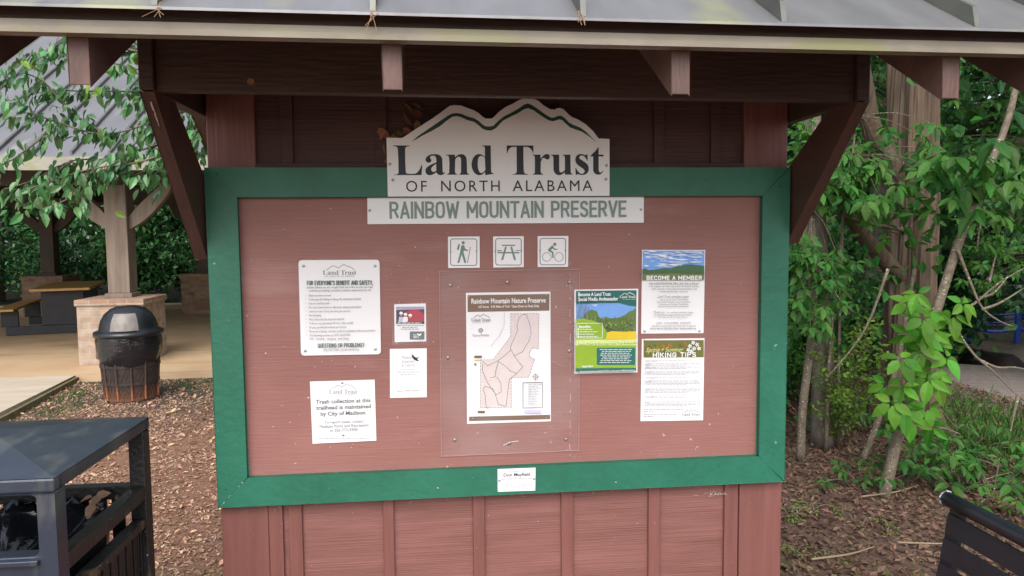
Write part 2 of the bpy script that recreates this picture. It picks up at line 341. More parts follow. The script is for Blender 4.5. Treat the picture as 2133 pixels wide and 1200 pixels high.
fr = [[(X0, Z1), (X1, Z1), (X1 - FW, Z1 - FW), (X0 + FW, Z1 - FW)], [(X0, Z0), (X1, Z0), (X1 - FW, Z0 + FW), (X0 + FW, Z0 + FW)],
      [(X0, Z0 + .001), (X0, Z1 - .001), (X0 + FW - .001, Z1 - FW), (X0 + FW - .001, Z0 + FW)], [(X1, Z0 + .001), (X1, Z1 - .001), (X1 - FW + .001, Z1 - FW), (X1 - FW + .001, Z0 + FW)]]
for q in fr:
    cx, cz = sum(p[0] for p in q) / 4, sum(p[1] for p in q) / 4
    q = [(cx + (p[0] - cx) * .9985, cz + (p[1] - cz) * .9985) for p in q]
    o = MB().prism(q, 1, -.032, -.0046).build('frame_board', M_green, K, bevel=.0025)
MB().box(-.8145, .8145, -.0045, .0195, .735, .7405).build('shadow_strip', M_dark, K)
for sx in (-1, 1):
    x0, x1 = (.975, 1.013)
    a, b2 = (x0, x1) if sx > 0 else (-x1, -x0)
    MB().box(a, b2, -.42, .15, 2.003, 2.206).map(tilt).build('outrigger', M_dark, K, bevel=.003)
    zb = 1.585 if sx > 0 else 1.545
    MB().prism([(-.002, zb), (-.415, 2.0), (-.26, 2.0), (-.002, zb + .26)], 0, a + .001, b2 - .001).map(tilt).build('brace', M_brace, K, bevel=.003)
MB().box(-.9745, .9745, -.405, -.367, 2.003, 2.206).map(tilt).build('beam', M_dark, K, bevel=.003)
SL = .62
for x in (-1.2, -.975, -.335, .305, .955, 1.2):
    mb = MB()
    for sg in (1, -1):
        f = lambda y: y if sg > 0 else .15 - y
        mb.prism([(f(-.84), 1.933), (f(-.84), 2.098), (f(.074), 2.098 + .914 * SL), (f(.074), 1.933 + .914 * SL)], 0, x - .021, x + .021)
    mb.map(tilt).build('rafter', M_tail, K, bevel=.003)
mb = MB()
for sg in (1, -1):
    f = lambda y: y if sg > 0 else .15 - y
    zz = lambda y: 2.1 + SL * (y + .84)
    mb.prism([(f(-.842), zz(-.842)), (f(.075), zz(.075)), (f(.075), zz(.075) + .009), (f(-.842), zz(-.842) + .009)], 0, -1.222, 1.222)
mb.map(tilt).build('roof_deck', M_under, K)
mb = MB()
for sg in (1, -1):
    f = lambda y: y if sg > 0 else .15 - y
    zz = lambda y: 2.112 + SL * (y + .84)
    mb.prism([(f(-.902), zz(-.902)), (f(.0745), zz(.0745)), (f(.0745), zz(.0745) + .006), (f(-.902), zz(-.902) + .006)], 0, -1.24, 1.24)
roof = mb.map(tilt).build('roof', M_roof, K)
for x in (-1.235, -.803, -.37, .073, .52, .976, 1.235):
    mb = MB()
    for sg in (1, -1):
        f = lambda y: y if sg > 0 else .15 - y
        zz = lambda y: 2.1185 + SL * (y + .84)
        mb.prism([(f(-.896), zz(-.896)), (f(.0745), zz(.0745)), (f(.0745), zz(.0745) + .042), (f(-.885), zz(-.885) + .042)], 0, x - .006, x + .006)
    mb.map(tilt).build('roof_seam', M_seam, roof)
MB().tube([(-1.24, .075, 2.70), (1.24, .075, 2.70)], .04, 6).map(tilt).build('ridge_cap', M_roof, roof)
for sg in (1, -1):
    f = lambda y: y if sg > 0 else .15 - y
    y0, y1 = sorted((f(-.874), f(-.844)))
    MB().box(-1.235, 1.235, y0, y1, 2.030, 2.057).map(tilt).build('fascia', M_fascia, K)
    y0, y1 = sorted((f(-.852), f(-.8435)))
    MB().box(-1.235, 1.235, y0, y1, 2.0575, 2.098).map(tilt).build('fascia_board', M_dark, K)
    y0, y1 = sorted((f(-.879), f(-.8745)))
    MB().box(-1.235, 1.235, y0, y1, 2.030, 2.0425).map(tilt).build('fascia_lip', M_fascia, K)
def screw(px, py, y, parent, r=.004, M=None):
    p = at(px, py, y=y)
    mb = MB(); pr = [(r, 0), (r, .0012), (r * .6, .0022), (0.0001, .0024)]
    mb.lathe(pr, 10); mb.map(lambda v: (p[0] + v[0], p[1] - v[2], p[2] + v[1]))
    return mb.build('screw', M or M_steel, parent, smooth=True)
for px, py in ((453, 362), (912, 1017), (1283, 1005), (1612, 945), (1592, 983), (1600, 1003), (470, 1018), (1625, 390), (520, 975), (1500, 973), (1470, 376), (1670, 400)):
    if px != 1670: screw(px, py, -.0322, K, .0035, M_green if px not in (912, 1283) else M_steel)
# knot hole on the beam and small chips of bare wood
MB().lathe([(.0001, 0), (.009, 0), (.009, .002)], 9).map(lambda v: (at(522, 170, y=-.4055)[0] + v[0] * 1.2, -.4055 - v[2], at(522, 170, y=-.4055)[2] + v[1])).build('bare_knot', mat('bare_wood', (.33, .18, .07), .8), K)

# ------------------------------------------------------------------ lettering
GL = {  # serif letters as outlines in photo pixels (scaled), first loop outer, second loop a hole
 'L': (810, [[(130,185),(610,185),(605,205),(545,212),(500,235),(478,290),(480,640),(495,930),(505,985),(540,1015),(620,1018),(740,1018),(800,1000),(850,965),(900,900),(935,820),(960,760),(985,765),(975,850),(960,1055),(155,1058),(150,1045),(215,1040),(265,1020),(285,980),(280,640),(262,290),(250,240),(205,212),(130,205)]]),
 'a': (810, [[(1395,680),(1395,600),(1390,560),(1375,515),(1340,488),(1290,485),(1235,497),(1212,520),(1215,555),(1240,590),(1250,630),(1235,665),(1200,688),(1160,692),(1115,675),(1085,640),(1075,600),(1090,555),(1130,505),(1190,465),(1260,443),(1340,438),(1430,445),(1500,475),(1545,520),(1568,570),(1575,760),(1582,940),(1590,985),(1610,990),(1635,970),(1655,972),(1650,995),(1610,1030),(1570,1052),(1520,1058),(1470,1050),(1430,1025),(1405,985),(1390,980),(1340,1015),(1270,1048),(1200,1060),(1140,1050),(1095,1010),(1075,950),(1080,890),(1110,835),(1180,780),(1290,725)],
                [(1390,725),(1330,765),(1270,815),(1243,870),(1250,920),(1280,955),(1320,965),(1360,952),(1395,925)]]),
 'n': (930, [[(-25,455),(250,455),(250,530),(300,490),(360,450),(430,438),(500,448),(555,490),(588,560),(598,680),(605,950),(615,1000),(650,1025),(672,1035),(668,1045),(370,1045),(370,1030),(405,1015),(428,980),(430,600),(420,550),(390,520),(350,515),(310,530),(265,580),(255,620),(250,960),(265,1005),(300,1025),(322,1035),(320,1045),(15,1045),(15,1030),(55,1015),(80,980),(88,700),(75,530),(55,490),(0,472),(-25,470)]]),
 'd': (930, [[(1040,185),(1300,185),(1305,560),(1312,930),(1325,980),(1360,998),(1392,1005),(1385,1020),(1150,1058),(1140,1040),(1135,965),(1090,1010),(1040,1045),(980,1058),(900,1050),(830,1000),(775,920),(742,820),(735,730),(750,640),(790,540),(850,470),(920,440),(990,438),(1060,465),(1132,515),(1130,250),(1110,215),(1045,198)],
                [(1130,550),(1090,505),(1040,490),(985,497),(945,540),(925,600),(918,720),(925,840),(945,920),(985,980),(1020,995),(1070,985),(1110,945),(1145,900)]]),
 'T': (1045, [[(150,185),(932,185),(932,408),(918,410),(900,350),(860,290),(810,250),(760,230),(640,225),(640,640),(650,930),(662,985),(700,1015),(775,1030),(772,1045),(320,1045),(320,1032),(390,1020),(435,985),(445,930),(442,640),(438,228),(330,225),(270,240),(215,290),(185,350),(168,410),(152,408)]]),
 'r': (1045, [[(905,455),(1142,455),(1145,580),(1190,520),(1245,465),(1310,438),(1365,440),(1405,470),(1415,520),(1400,570),(1360,598),(1320,597),(1285,575),(1245,548),(1205,560),(1175,600),(1150,680),(1147,940),(1160,995),(1195,1020),(1230,1035),(1225,1045),(908,1045),(908,1032),(950,1015),(975,985),(978,700),(975,520),(955,485),(905,468)]]),
 'u': (1140, [[(108,455),(350,455),(348,720),(352,930),(370,970),(410,980),(460,960),(520,905),(520,560),(505,490),(450,470),(450,455),(680,455),(682,700),(690,960),(705,1005),(745,1030),(748,1042),(520,1042),(510,970),(470,1010),(410,1045),(350,1058),(290,1048),(235,1010),(195,950),(182,880),(180,560),(165,495),(110,470)]]),
 's': (1140, [[(1180,440),(1185,560),(1190,632),(1170,632),(1140,570),(1090,505),(1040,482),(990,482),(950,505),(940,545),(960,580),(1020,620),(1110,680),(1180,740),(1218,820),(1220,890),(1200,960),(1150,1020),(1080,1052),(1000,1052),(920,1035),(880,1028),(858,1055),(838,1055),(832,960),(828,850),(845,848),(880,920),(930,980),(990,1012),(1040,1015),(1080,990),(1100,950),(1090,905),(1040,860),(940,790),(870,730),(830,660),(822,590),(840,520),(890,460),(960,438),(1040,440),(1105,468),(1130,470),(1160,440)]]),
 't': (1140, [[(1510,230),(1508,455),(1652,455),(1652,508),(1510,508),(1510,900),(1520,950),(1550,980),(1585,980),(1620,945),(1645,915),(1655,925),(1620,985),(1570,1030),(1500,1048),(1430,1030),(1375,985),(1350,920),(1350,508),(1262,503),(1265,490),(1350,410),(1430,330),(1490,245)]])}
def serif_polys():
    return [[[(ox + x / 14.115, 290 + y / 14.115) for x, y in lp] for lp in loops] for ox, loops in GL.values()]
SERIF = serif_polys()                         # spans x 819..1257, baseline y 364.5, cap top 303
_sc = 4.353
MTN = [(790 + x / _sc, 200 + y / _sc) for x, y in [(295,415),(350,365),(480,275),(620,180),(660,160),(700,155),(745,162),(800,185),(860,202),(900,225),(940,262),(965,275),(1000,278),(1035,270),(1080,225),(1130,185),(1200,150),(1270,110),(1310,80),(1345,68),(1385,82),(1440,120),(1510,170),(1560,198),(1590,195),(1620,180),(1650,180),(1680,198),(1720,240),(1760,262),(1820,285),(1870,320),(1970,420),(1900,365),(1840,325),(1770,300),(1730,285),(1690,250),(1660,218),(1630,212),(1600,222),(1570,230),(1530,218),(1470,180),(1400,130),(1350,110),(1310,122),(1260,155),(1190,188),(1120,225),(1060,290),(1020,312),(980,313),(940,300),(900,265),(860,235),(800,220),(740,192),(700,182),(660,190),(610,225),(550,275),(470,320),(400,355),(340,390)]]
OUTLINE = [(790 + x / _sc, 200 + y / _sc) for x, y in [(65,378),(208,380),(250,355),(330,300),(480,205),(560,148),(610,110),(640,90),(680,82),(740,85),(790,105),(860,130),(900,155),(940,190),(965,205),(1020,205),(1040,190),(1090,140),(1150,98),(1210,70),(1265,38),(1300,24),(1350,18),(1400,24),(1440,42),(1490,85),(1550,120),(1590,125),(1610,112),(1640,108),(1670,120),(1720,170),(1750,192),(1800,212),(1870,255),(1940,320),(1988,385),(2088,390),(2088,905),(78,912)]]

STK = {  # condensed capitals as strokes on a 1 x 1 box (x right, y up) and their advance
 'A': (.52, [[(0,0),(.26,1),(.52,0)], [(.09,.27),(.43,.27)]]), 'B': (.5, [[(0,0),(0,1),(.3,1),(.45,.93),(.48,.76),(.42,.58),(.28,.52),(0,.52)], [(.28,.52),(.44,.46),(.5,.27),(.45,.07),(.3,0),(0,0)]]),
 'C': (.48, [[(.48,.74),(.44,.93),(.24,1),(.06,.93),(0,.74),(0,.26),(.06,.07),(.24,0),(.44,.07),(.48,.26)]]), 'D': (.5, [[(0,0),(0,1),(.28,1),(.45,.92),(.5,.74),(.5,.26),(.45,.08),(.28,0),(0,0)]]),
 'E': (.42, [[(.42,1),(0,1),(0,0),(.42,0)], [(0,.52),(.36,.52)]]), 'F': (.42, [[(.42,1),(0,1),(0,0)], [(0,.5),(.36,.5)]]), 'G': (.5, [[(.48,.76),(.44,.93),(.24,1),(.06,.93),(0,.74),(0,.26),(.06,.07),(.24,0),(.44,.07),(.49,.26),(.49,.47),(.26,.47)]]),
 'H': (.5, [[(0,0),(0,1)], [(.5,0),(.5,1)], [(0,.52),(.5,.52)]]), 'I': (0.0, [[(0,0),(0,1)]]), 'K': (.5, [[(0,0),(0,1)], [(.48,1),(.02,.42)], [(.16,.6),(.5,0)]]), 'L': (.4, [[(0,1),(0,0),(.4,0)]]),
 'M': (.66, [[(0,0),(0,1),(.33,.3),(.66,1),(.66,0)]]), 'N': (.52, [[(0,0),(0,1),(.52,0),(.52,1)]]), 'O': (.5, [[(.25,0),(.06,.07),(0,.26),(0,.74),(.06,.93),(.25,1),(.44,.93),(.5,.74),(.5,.26),(.44,.07),(.25,0)]]),
 'P': (.48, [[(0,0),(0,1),(.28,1),(.43,.93),(.48,.75),(.43,.55),(.28,.48),(0,.48)]]), 'Q': (.5, [[(.25,0),(.06,.07),(0,.26),(0,.74),(.06,.93),(.25,1),(.44,.93),(.5,.74),(.5,.26),(.44,.07),(.25,0)], [(.3,.22),(.52,-.06)]]),
 'R': (.5, [[(0,0),(0,1),(.28,1),(.43,.93),(.48,.76),(.43,.57),(.28,.5),(0,.5)], [(.27,.5),(.5,0)]]), 'S': (.46, [[(.44,.8),(.38,.95),(.22,1),(.06,.93),(.01,.76),(.07,.6),(.24,.52),(.4,.43),(.46,.25),(.4,.07),(.23,0),(.06,.06),(0,.22)]]),
 'T': (.5, [[(0,1),(.5,1)], [(.25,1),(.25,0)]]), 'U': (.5, [[(0,1),(0,.26),(.06,.07),(.25,0),(.44,.07),(.5,.26),(.5,1)]]), 'V': (.52, [[(0,1),(.26,0),(.52,1)]]), 'W': (.78, [[(0,1),(.19,0),(.39,.86),(.59,0),(.78,1)]]),
 'Y': (.5, [[(0,1),(.25,.45),(.5,1)], [(.25,.45),(.25,0)]]), "'": (0.0, [[(0,1),(0,.78)]]), ',': (.04, [[(.05,.06),(0,-.14)]]), '?': (.4, [[(0,.8),(.06,.95),(.22,1),(.36,.94),(.4,.76),(.34,.6),(.2,.48),(.2,.3)], [(.2,.08),(.2,0)]])}
_tcache = {}
def text_mesh(txt, bold, shear, space):
    k = (txt, bold, shear, space)
    if k in _tcache: return _tcache[k]
    cu = bpy.data.curves.new('t', 'FONT'); cu.body = txt; cu.offset = bold; cu.shear = shear; cu.space_character = space; cu.resolution_u = 3
    o = bpy.data.objects.new('t', cu); C.objects.link(o)
    me = bpy.data.meshes.new_from_object(o.evaluated_get(bpy.context.evaluated_depsgraph_get()))
    v = np.array([p.co[:2] for p in me.vertices]).reshape(-1, 2); f = [tuple(p.vertices) for p in me.polygons]
    bpy.data.objects.remove(o); bpy.data.curves.remove(cu); bpy.data.meshes.remove(me)
    _tcache[k] = (v, f); return v, f
CAPH = float(text_mesh('H', 0, 0, 1)[0][:, 1].max())
INK = {'navy': (.012, .016, .030), 'black': (.012, .013, .013), 'grey': (.16, .175, .18), 'pale': (.30, .31, .33), 'teal': (.14, .24, .215), 'sage': (.20, .285, .26), 'dteal': (.03, .085, .075), 'forest': (.006, .062, .036), 'steel': (.16, .18, .185),
       'white': (.85, .85, .85), 'brown': (.165, .085, .045), 'blush': (.70, .60, .58), 'lgreen': (.25, .40, .02), 'pgreen': (.58, .70, .26), 'pteal': (.012, .13, .11), 'sky': (.17, .36, .74), 'skylt': (.50, .62, .82), 'wood': (.06, .11, .03), 'wood2': (.12, .19, .04), 'yellow': (.72, .50, .02), 'hill': (.05, .13, .06), 'field': (.13, .17, .06), 'red': (.42, .03, .05), 'plum': (.07, .035, .09), 'mauve': (.42, .32, .50), 'skin': (.5, .33, .26), 'olive': (.16, .15, .03), 'autumn': (.33, .15, .03), 'cloud': (.8, .83, .88), 'trunkgrey': (.2, .21, .22), 'lilac': (.55, .52, .72)}
def ink(c): return mat('print_' + c, INK[c], .5, .04, scale=(30, 30, 30))

class Sign:
    """a board or sheet fixed to the kiosk; its artwork is laid out in photo pixels on its own plane"""
    def __init__(s, name, label, cat, poly, y, M, thick=.003, group=None, extrude_round=0, curl=0):
        s.y = y; s.layer = 0; s.groups = {}
        pts = [at(px, py, y=y) for px, py in poly]
        c = sum(pts) / len(pts)
        s.root = empty(name, (c[0], y + thick, c[2]), label, cat, group)
        q = [(p[0], p[2]) for p in pts]
        if extrude_round:
            out = []; k = len(q)
            for i in range(k):
                a, b, d = (np.array(q[(i + j) % k]) for j in (-1, 0, 1))
                u, v = unit(a - b), unit(d - b); r = extrude_round
                for t in np.linspace(0, 1, 7):
                    A, B = b + u * r, b + v * r
                    out.append(tuple((1 - t) ** 2 * A + 2 * t * (1 - t) * b + t * t * B))
            q = out
        s.board = MB().prism(q, 1, y, y + thick).build('board' if thick > .0015 else 'sheet', M, s.root)
        s.tl, s.tr = pts[0], pts[1]
        s.tilt = (pts[1][2] - pts[0][2]) / (pts[1][0] - pts[0][0]) if len(poly) == 4 else 0
    def _put(s, part, colour, pts_px, faces, plane=None):
        yy = s.y - .0003 - .00012 * s.layer
        vs = [at(px, py, y=yy) for px, py in pts_px]
        s.groups.setdefault((part, colour), MB()).add(vs, faces)
    def nxt(s): s.layer += 1
    def poly(s, part, colour, loops):
        if not isinstance(loops[0][0], (tuple, list)): loops = [loops]
        s.nxt()
        flat = [p for lp in loops for p in lp]
        tri = tessellate_polygon([[Vector((p[0], -p[1], 0)) for p in lp] for lp in loops])
        s._put(part, colour, flat, [tuple(t) for t in tri])
    def rect(s, part, colour, x0, y0, x1, y1, sk=0.0):
        s.poly(part, colour, [(x0, y0), (x1, y0 + sk * (x1 - x0)), (x1, y1 + sk * (x1 - x0)), (x0, y1)])
    def line(s, part, colour, pts, wd, closed=False, new=True):
        if new: s.nxt()
        pts = [np.array(p, float) for p in pts]
        if closed: pts = pts + [pts[0], pts[1]]
        V = []; k = len(pts)
        for i in range(k):
            d0 = unit(pts[i] - pts[i - 1]) if i else unit(pts[1] - pts[0]); d1 = unit(pts[i + 1] - pts[i]) if i < k - 1 else d0
            nn = np.array([-d0[1] - d1[1], d0[0] + d1[0]]); nn = nn / max(np.linalg.norm(nn), 1e-6); n0 = np.array([-d0[1], d0[0]])
            h = wd / 2 / max(.5, abs(nn @ n0)); V += [pts[i] + nn * h, pts[i] - nn * h]
        s._put(part, colour, V, [(2 * i, 2 * i + 1, 2 * i + 3, 2 * i + 2) for i in range(k - 1)])
    def dashed(s, part, colour, pts, wd, on=4, off=2.5):
        s.nxt()
        pts = [np.array(p, float) for p in pts]
        for a, b in zip(pts, pts[1:]):
            Lg = np.linalg.norm(b - a); t = 0
            while t < Lg:
                s.line(part, colour, [a + (b - a) * t / Lg, a + (b - a) * min(1, (t + on) / Lg)], wd, new=False); t += on + off
    def circle(s, part, colour, cx, cy, r, wd=0, n=24):
        c = [(cx + r * math.cos(2 * math.pi * i / n), cy + r * math.sin(2 * math.pi * i / n)) for i in range(n)]
        s.line(part, colour, c, wd, True) if wd else s.poly(part, colour, c)
    def rrect(s, part, colour, x0, y0, x1, y1, r, wd=0):
        c = []
        for cx, cy, a in ((x1 - r, y0 + r, -90), (x1 - r, y1 - r, 0), (x0 + r, y1 - r, 90), (x0 + r, y0 + r, 180)):
            c += [(cx + r * math.cos(R(a + k * 18)), cy + r * math.sin(R(a + k * 18))) for k in range(6)]
        s.line(part, colour, c, wd, True) if wd else s.poly(part, colour, c)
    def _base(s, x0, x1, yb, h):
        A = at(x0, yb, y=s.y); B = at(x1, yb, y=s.y); H = at(x0, yb - h, y=s.y)
        return A, B[0] - A[0], H[2] - A[2]
    def text(s, part, colour, txt, x0, x1, yb, h, bold=0.0, shear=0.0, space=1.0):
        s.nxt(); v, f = text_mesh(txt, bold, shear, space); A, wd, hh = s._base(x0, x1, yb, h)
        a, b = v[:, 0].min(), v[:, 0].max(); yy = s.y - .0003 - .00012 * s.layer
        X = (v[:, 0] - a) / (b - a) * wd; Z = v[:, 1] / CAPH * hh
        s.groups.setdefault((part, colour), MB()).add([(A[0] + x, yy, A[2] + z + s.tilt * x) for x, z in zip(X, Z)], f)
    def caps(s, part, colour, txt, x0, x1, yb, h, stroke=.15, gap=.30, word=.42):
        """condensed capitals drawn with an even stroke"""
        cur = 0; items = []
        for ch in txt:
            if ch == ' ': cur += word; continue
            adv, st = STK[ch]; items.append((cur, st)); cur += adv + gap
        tot = cur - gap + stroke
        A, wd, hh = s._base(x0, x1, yb, h); kx = wd / tot
        for off, st in items:
            s.nxt(); segs = []
            for pl in st:
                run = [pl[0]]
                for i in range(1, len(pl)):
                    run.append(pl[i])
                    if i < len(pl) - 1:
                        u0, u1 = np.array(pl[i], float) - pl[i - 1], np.array(pl[i + 1], float) - pl[i]
                        if (u0 @ u1) / np.linalg.norm(u0) / np.linalg.norm(u1) < .55: segs.append(run); run = [pl[i]]
                segs.append(run)
            for k, pl in enumerate(segs):
                P = [np.array([(off + stroke / 2 + x) * kx, (y * (1 - stroke) + stroke / 2) * hh]) for x, y in pl]
                w = stroke * hh; V = []; n_ = len(P); cl = np.allclose(P[0], P[-1])
                for i in range(n_):
                    d0 = unit(P[i] - P[i - 1]) if i else (unit(P[0] - P[-2]) if cl else unit(P[1] - P[0])); d1 = unit(P[i + 1] - P[i]) if i < n_ - 1 else (unit(P[1] - P[0]) if cl else d0)
                    nn = np.array([-d0[1] - d1[1], d0[0] + d1[0]]); nn /= max(np.linalg.norm(nn), 1e-6); hf = w / 2 / max(.55, abs(nn @ np.array([-d0[1], d0[0]])))
                    e = 0 if cl else (-w / 2 if i == 0 else w / 2 if i == n_ - 1 else 0)
                    if abs(d0[0]) > .25 and abs(d0[1]) > .25: e *= .3
                    q = P[i] + d0 * e; V += [q + nn * hf, q - nn * hf]
                yy = s.y - .0003 - .00012 * s.layer - .00003 * k
                s.groups.setdefault((part, colour), MB()).add([(A[0] + q[0], yy, A[2] + q[1] + s.tilt * q[0]) for q in V], [(2 * i, 2 * i + 1, 2 * i + 3, 2 * i + 2) for i in range(n_ - 1)])
    def greek(s, part, colour, x0, x1, y, h):
        """print too small to read in the photo: word-long dashes"""
        s.nxt(); x = x0
        while x < x1:
            w_ = min(random.uniform(3, 10), x1 - x)
            s._put(part, colour, [(x, y), (x + w_, y), (x + w_, y + h), (x, y + h)], [(0, 1, 2, 3)]); x += w_ + 1.6
    def logo(s, part, colour, x0, x1, yb, h, sub=True, subcol=None, mtn=None):
        """the two-line logo with its ridge line"""
        k = (x1 - x0) / 438; ky = h / 61.5
        for loops in SERIF: s.poly(part, colour, [[(x0 + (x - 819) * k, yb + (y - 364.5) * ky) for x, y in lp] for lp in loops])
        up = [(x0 + (x - 819) * k * .95 + (x1 - x0) * .03, yb - h * 1.02 + (y - 297) * ky) for x, y in MTN[:33]]
        s.line('logo', mtn or colour, up, max(1.0, 4.5 * ky))
        if sub: s.text(part, subcol or colour, 'OF NORTH ALABAMA', x0 + .07 * (x1 - x0), x1 - .05 * (x1 - x0), yb + h * .52, h * .33, 0, 0, 1.35)
    def done(s, screws=(), sr=.0045):
        for (part, colour), mb in s.groups.items(): mb.build(part, ink(colour), s.root)
        for px, py in screws: screw(px, py, s.y - .0002, s.root, sr)
        return s.root

# --- big shaped board over the frame
a = Sign('sign_board', 'large white sign with green mountain outline, above the green frame top', 'sign', OUTLINE, -.037, M_white, .0045)
a.poly('mountain_outline', 'forest', MTN)
for loops in SERIF: a.poly('lettering', 'navy', loops)
xs_ = 0
a.text('lettering', 'black', 'OF', 846, 889, 399.5, 22.5, .0, 0, 1.25)
a.text('lettering', 'black', 'NORTH', 919, 1041, 399, 22.5, .0, 0, 1.25)
a.text('lettering', 'black', 'ALABAMA', 1068, 1234, 398.5, 22.5, .0, 0, 1.25)
a.done([(818.5, 375), (1262, 373.5), (812, 342), (1263, 345)], .005)
# --- long name board
a = Sign('name_sign', 'long narrow white sign with grey-green capitals, under the mountain sign', 'sign', [(765, 412), (1341, 409.5), (1341, 464), (765.5, 467)], -.0125, M_white, .0045)
a.caps('lettering', 'sage', 'RAINBOW MOUNTAIN PRESERVE', 812, 1304, 456, 36, .145, .25, .46)
a.done([(770, 438.5), (1335, 436.5)], .0045)
# --- three pictogram signs
G3 = 'square activity pictogram signs'
a = Sign('pictogram_sign', 'small square white sign with walking hiker pictogram', 'sign', [(933, 493), (999, 492.5), (999.5, 558), (933.5, 558.5)], -.009, M_white2, .003, G3)
z = lambda x, y: (920 + x / 7.618, 480 + y / 7.618)
zz_ = lambda *p: [z(*q) for q in p]
def zr(sg, x0, y0, x1, y1): sg.rrect('border', 'steel', *z(x0, y0), *z(x1, y1), 5, 1.7)
zr(a, 142, 135, 557, 556); a.circle('hiker', 'teal', *z(341, 196), 3.4)
a.poly('hiker', 'teal', zz_((265,215),(292,222),(270,312),(240,306)))
a.poly('hiker', 'teal', zz_((310,245),(335,230),(358,238),(372,290),(420,312),(415,330),(355,318),(345,340),(352,370),(388,500),(378,520),(360,518),(318,378),(282,510),(265,523),(250,510),(292,350)))
a.line('hiker', 'steel', zz_((457,262),(408,520)), 1.4); a.done([z(141, 337), z(553, 331)], .0035)
a = Sign('pictogram_sign', 'small square white sign with picnic table pictogram', 'sign', [(1027, 492.5), (1091, 492), (1091, 556.5), (1027.5, 557.5)], -.009, M_white2, .003, G3)
zr(a, 857, 130, 1263, 550)
a.poly('picnic_table', 'teal', zz_((957,228),(1165,228),(1165,248),(957,248))); a.poly('picnic_table', 'teal', zz_((885,312),(950,312),(950,332),(885,332))); a.poly('picnic_table', 'teal', zz_((1172,314),(1238,314),(1238,328),(1172,328)))
a.poly('picnic_table', 'steel', zz_((885,344),(1233,344),(1233,364),(885,364))); a.poly('picnic_table', 'teal', zz_((1005,260),(1035,260),(975,470),(943,470))); a.poly('picnic_table', 'teal', zz_((1088,260),(1118,260),(1180,468),(1148,470)))
a.done([z(850, 331), z(1258, 319)], .0035)
a = Sign('pictogram_sign', 'small square white sign with cyclist pictogram', 'sign', [(1120, 492), (1184, 491.5), (1183.5, 556), (1120, 556.5)], -.009, M_white2, .003, G3)
zr(a, 1562, 127, 1967, 546); a.circle('cyclist', 'teal', *z(1795, 220), 3.4); a.circle('cyclist', 'steel', *z(1668, 422), 9, 1.1); a.circle('cyclist', 'steel', *z(1860, 422), 9, 1.1)
a.poly('cyclist', 'teal', zz_((1750,238),(1775,248),(1780,275),(1795,290),(1835,292),(1835,308),(1785,310),(1765,285),(1730,315),(1775,345),(1775,430),(1765,437),(1752,430),(1752,362),(1690,325),(1685,305)))
a.done([z(1558, 321), z(1961, 315)], .0035)
# --- rules sign
a = Sign('rules_sign', 'white metal rules sign with rounded corners and list of rules', 'sign', [(621.5, 542), (790.5, 541), (793.5, 738), (627, 741)], -.009, M_white2, .003, extrude_round=.013)
a.logo('lettering', 'grey', 672, 742, 572.5, 9.2)
a.caps('lettering', 'dteal', "FOR EVERYONE'S BENEFIT AND SAFETY,", 639.5, 777, 594.5, 9.6, .14, .27, .42)
a.text('lettering', 'grey', 'please adhere to our simple land use rules so that we may', 640, 777, 600.6, 4.6)
a.text('lettering', 'grey', 'continue providing a positive outdoor experience for all.', 644, 773, 607.2, 4.6)
RULES = [('Open sunrise to sunset', 690), ('Trails open for hiking or biking. No motorized vehicles.', 753), ('Stay on marked trails', 687), ('No trail construction or alteration without permission.', 753.5), ('Leave no trace. Carry out what you carry in.', 731), ('No dumping', 669), ('Pets welcome but must be leashed', 717), ('Trail use not permitted 24 hours after rainfall', 736), ('Drones prohibited without permission', 722), ('Removal of plants, animals, artifacts prohibited without permission', 782), ('The following activities are NOT ALLOWED:', 731)]
for i, (tx, xe) in enumerate(RULES):
    y_ = 617.2 + i * 8.28; x_ = 643.2 + i * .25
    a.text('lettering', 'grey', tx, x_, xe, y_, 4.3); a.circle('lettering', 'grey', x_ - 7, y_ - 2, .7, n=8)
a.text('lettering', 'grey', 'fires', 646, 654, 707, 4.2); a.text('lettering', 'grey', 'hunting', 660, 676, 707, 4.2); a.text('lettering', 'grey', 'camping', 682, 700, 706.8, 4.2); a.text('lettering', 'grey', 'slack lining', 705, 727, 706.6, 4.2)
a.caps('lettering', 'dteal', 'QUESTIONS OR PROBLEMS?', 663, 759, 723.5, 8.6, .14, .27, .42)
a.text('lettering', 'grey', '256-534-5263 | landtrustnal.org', 675, 748, 730.3, 4.6)
a.done([(632, 554), (781, 554), (636, 731), (782, 727.5)], .0048)
# --- trash notice
a = Sign('trash_notice', 'square white notice about trash collection, below the rules sign', 'notice', [(645.5, 795), (780.5, 791), (784, 918), (651, 924.5)], -.007, M_white2, .0022)
a.logo('lettering', 'pale', 685, 744, 820.5, 9)
a.text('lettering', 'grey', 'Trash collection at this', 658, 772, 841, 8.0, .02); a.text('lettering', 'grey', 'trailhead is maintained', 658.5, 773, 853.5, 8.0, .02); a.text('lettering', 'grey', 'by City of Madison.', 668, 763.5, 866, 8.0, .02)
a.text('lettering', 'grey', 'To report issues, contact', 676, 758, 882.5, 6.2); a.text('lettering', 'grey', 'Madison Parks and Recreation', 666, 768, 891.5, 6.2); a.text('lettering', 'grey', 'at 256-772-9300', 687.5, 745, 899.5, 6.2)
a.greek('lettering', 'pale', 664, 770, 912, 1.3); a.done([(713, 797.5), (715, 906.5)], .0042)
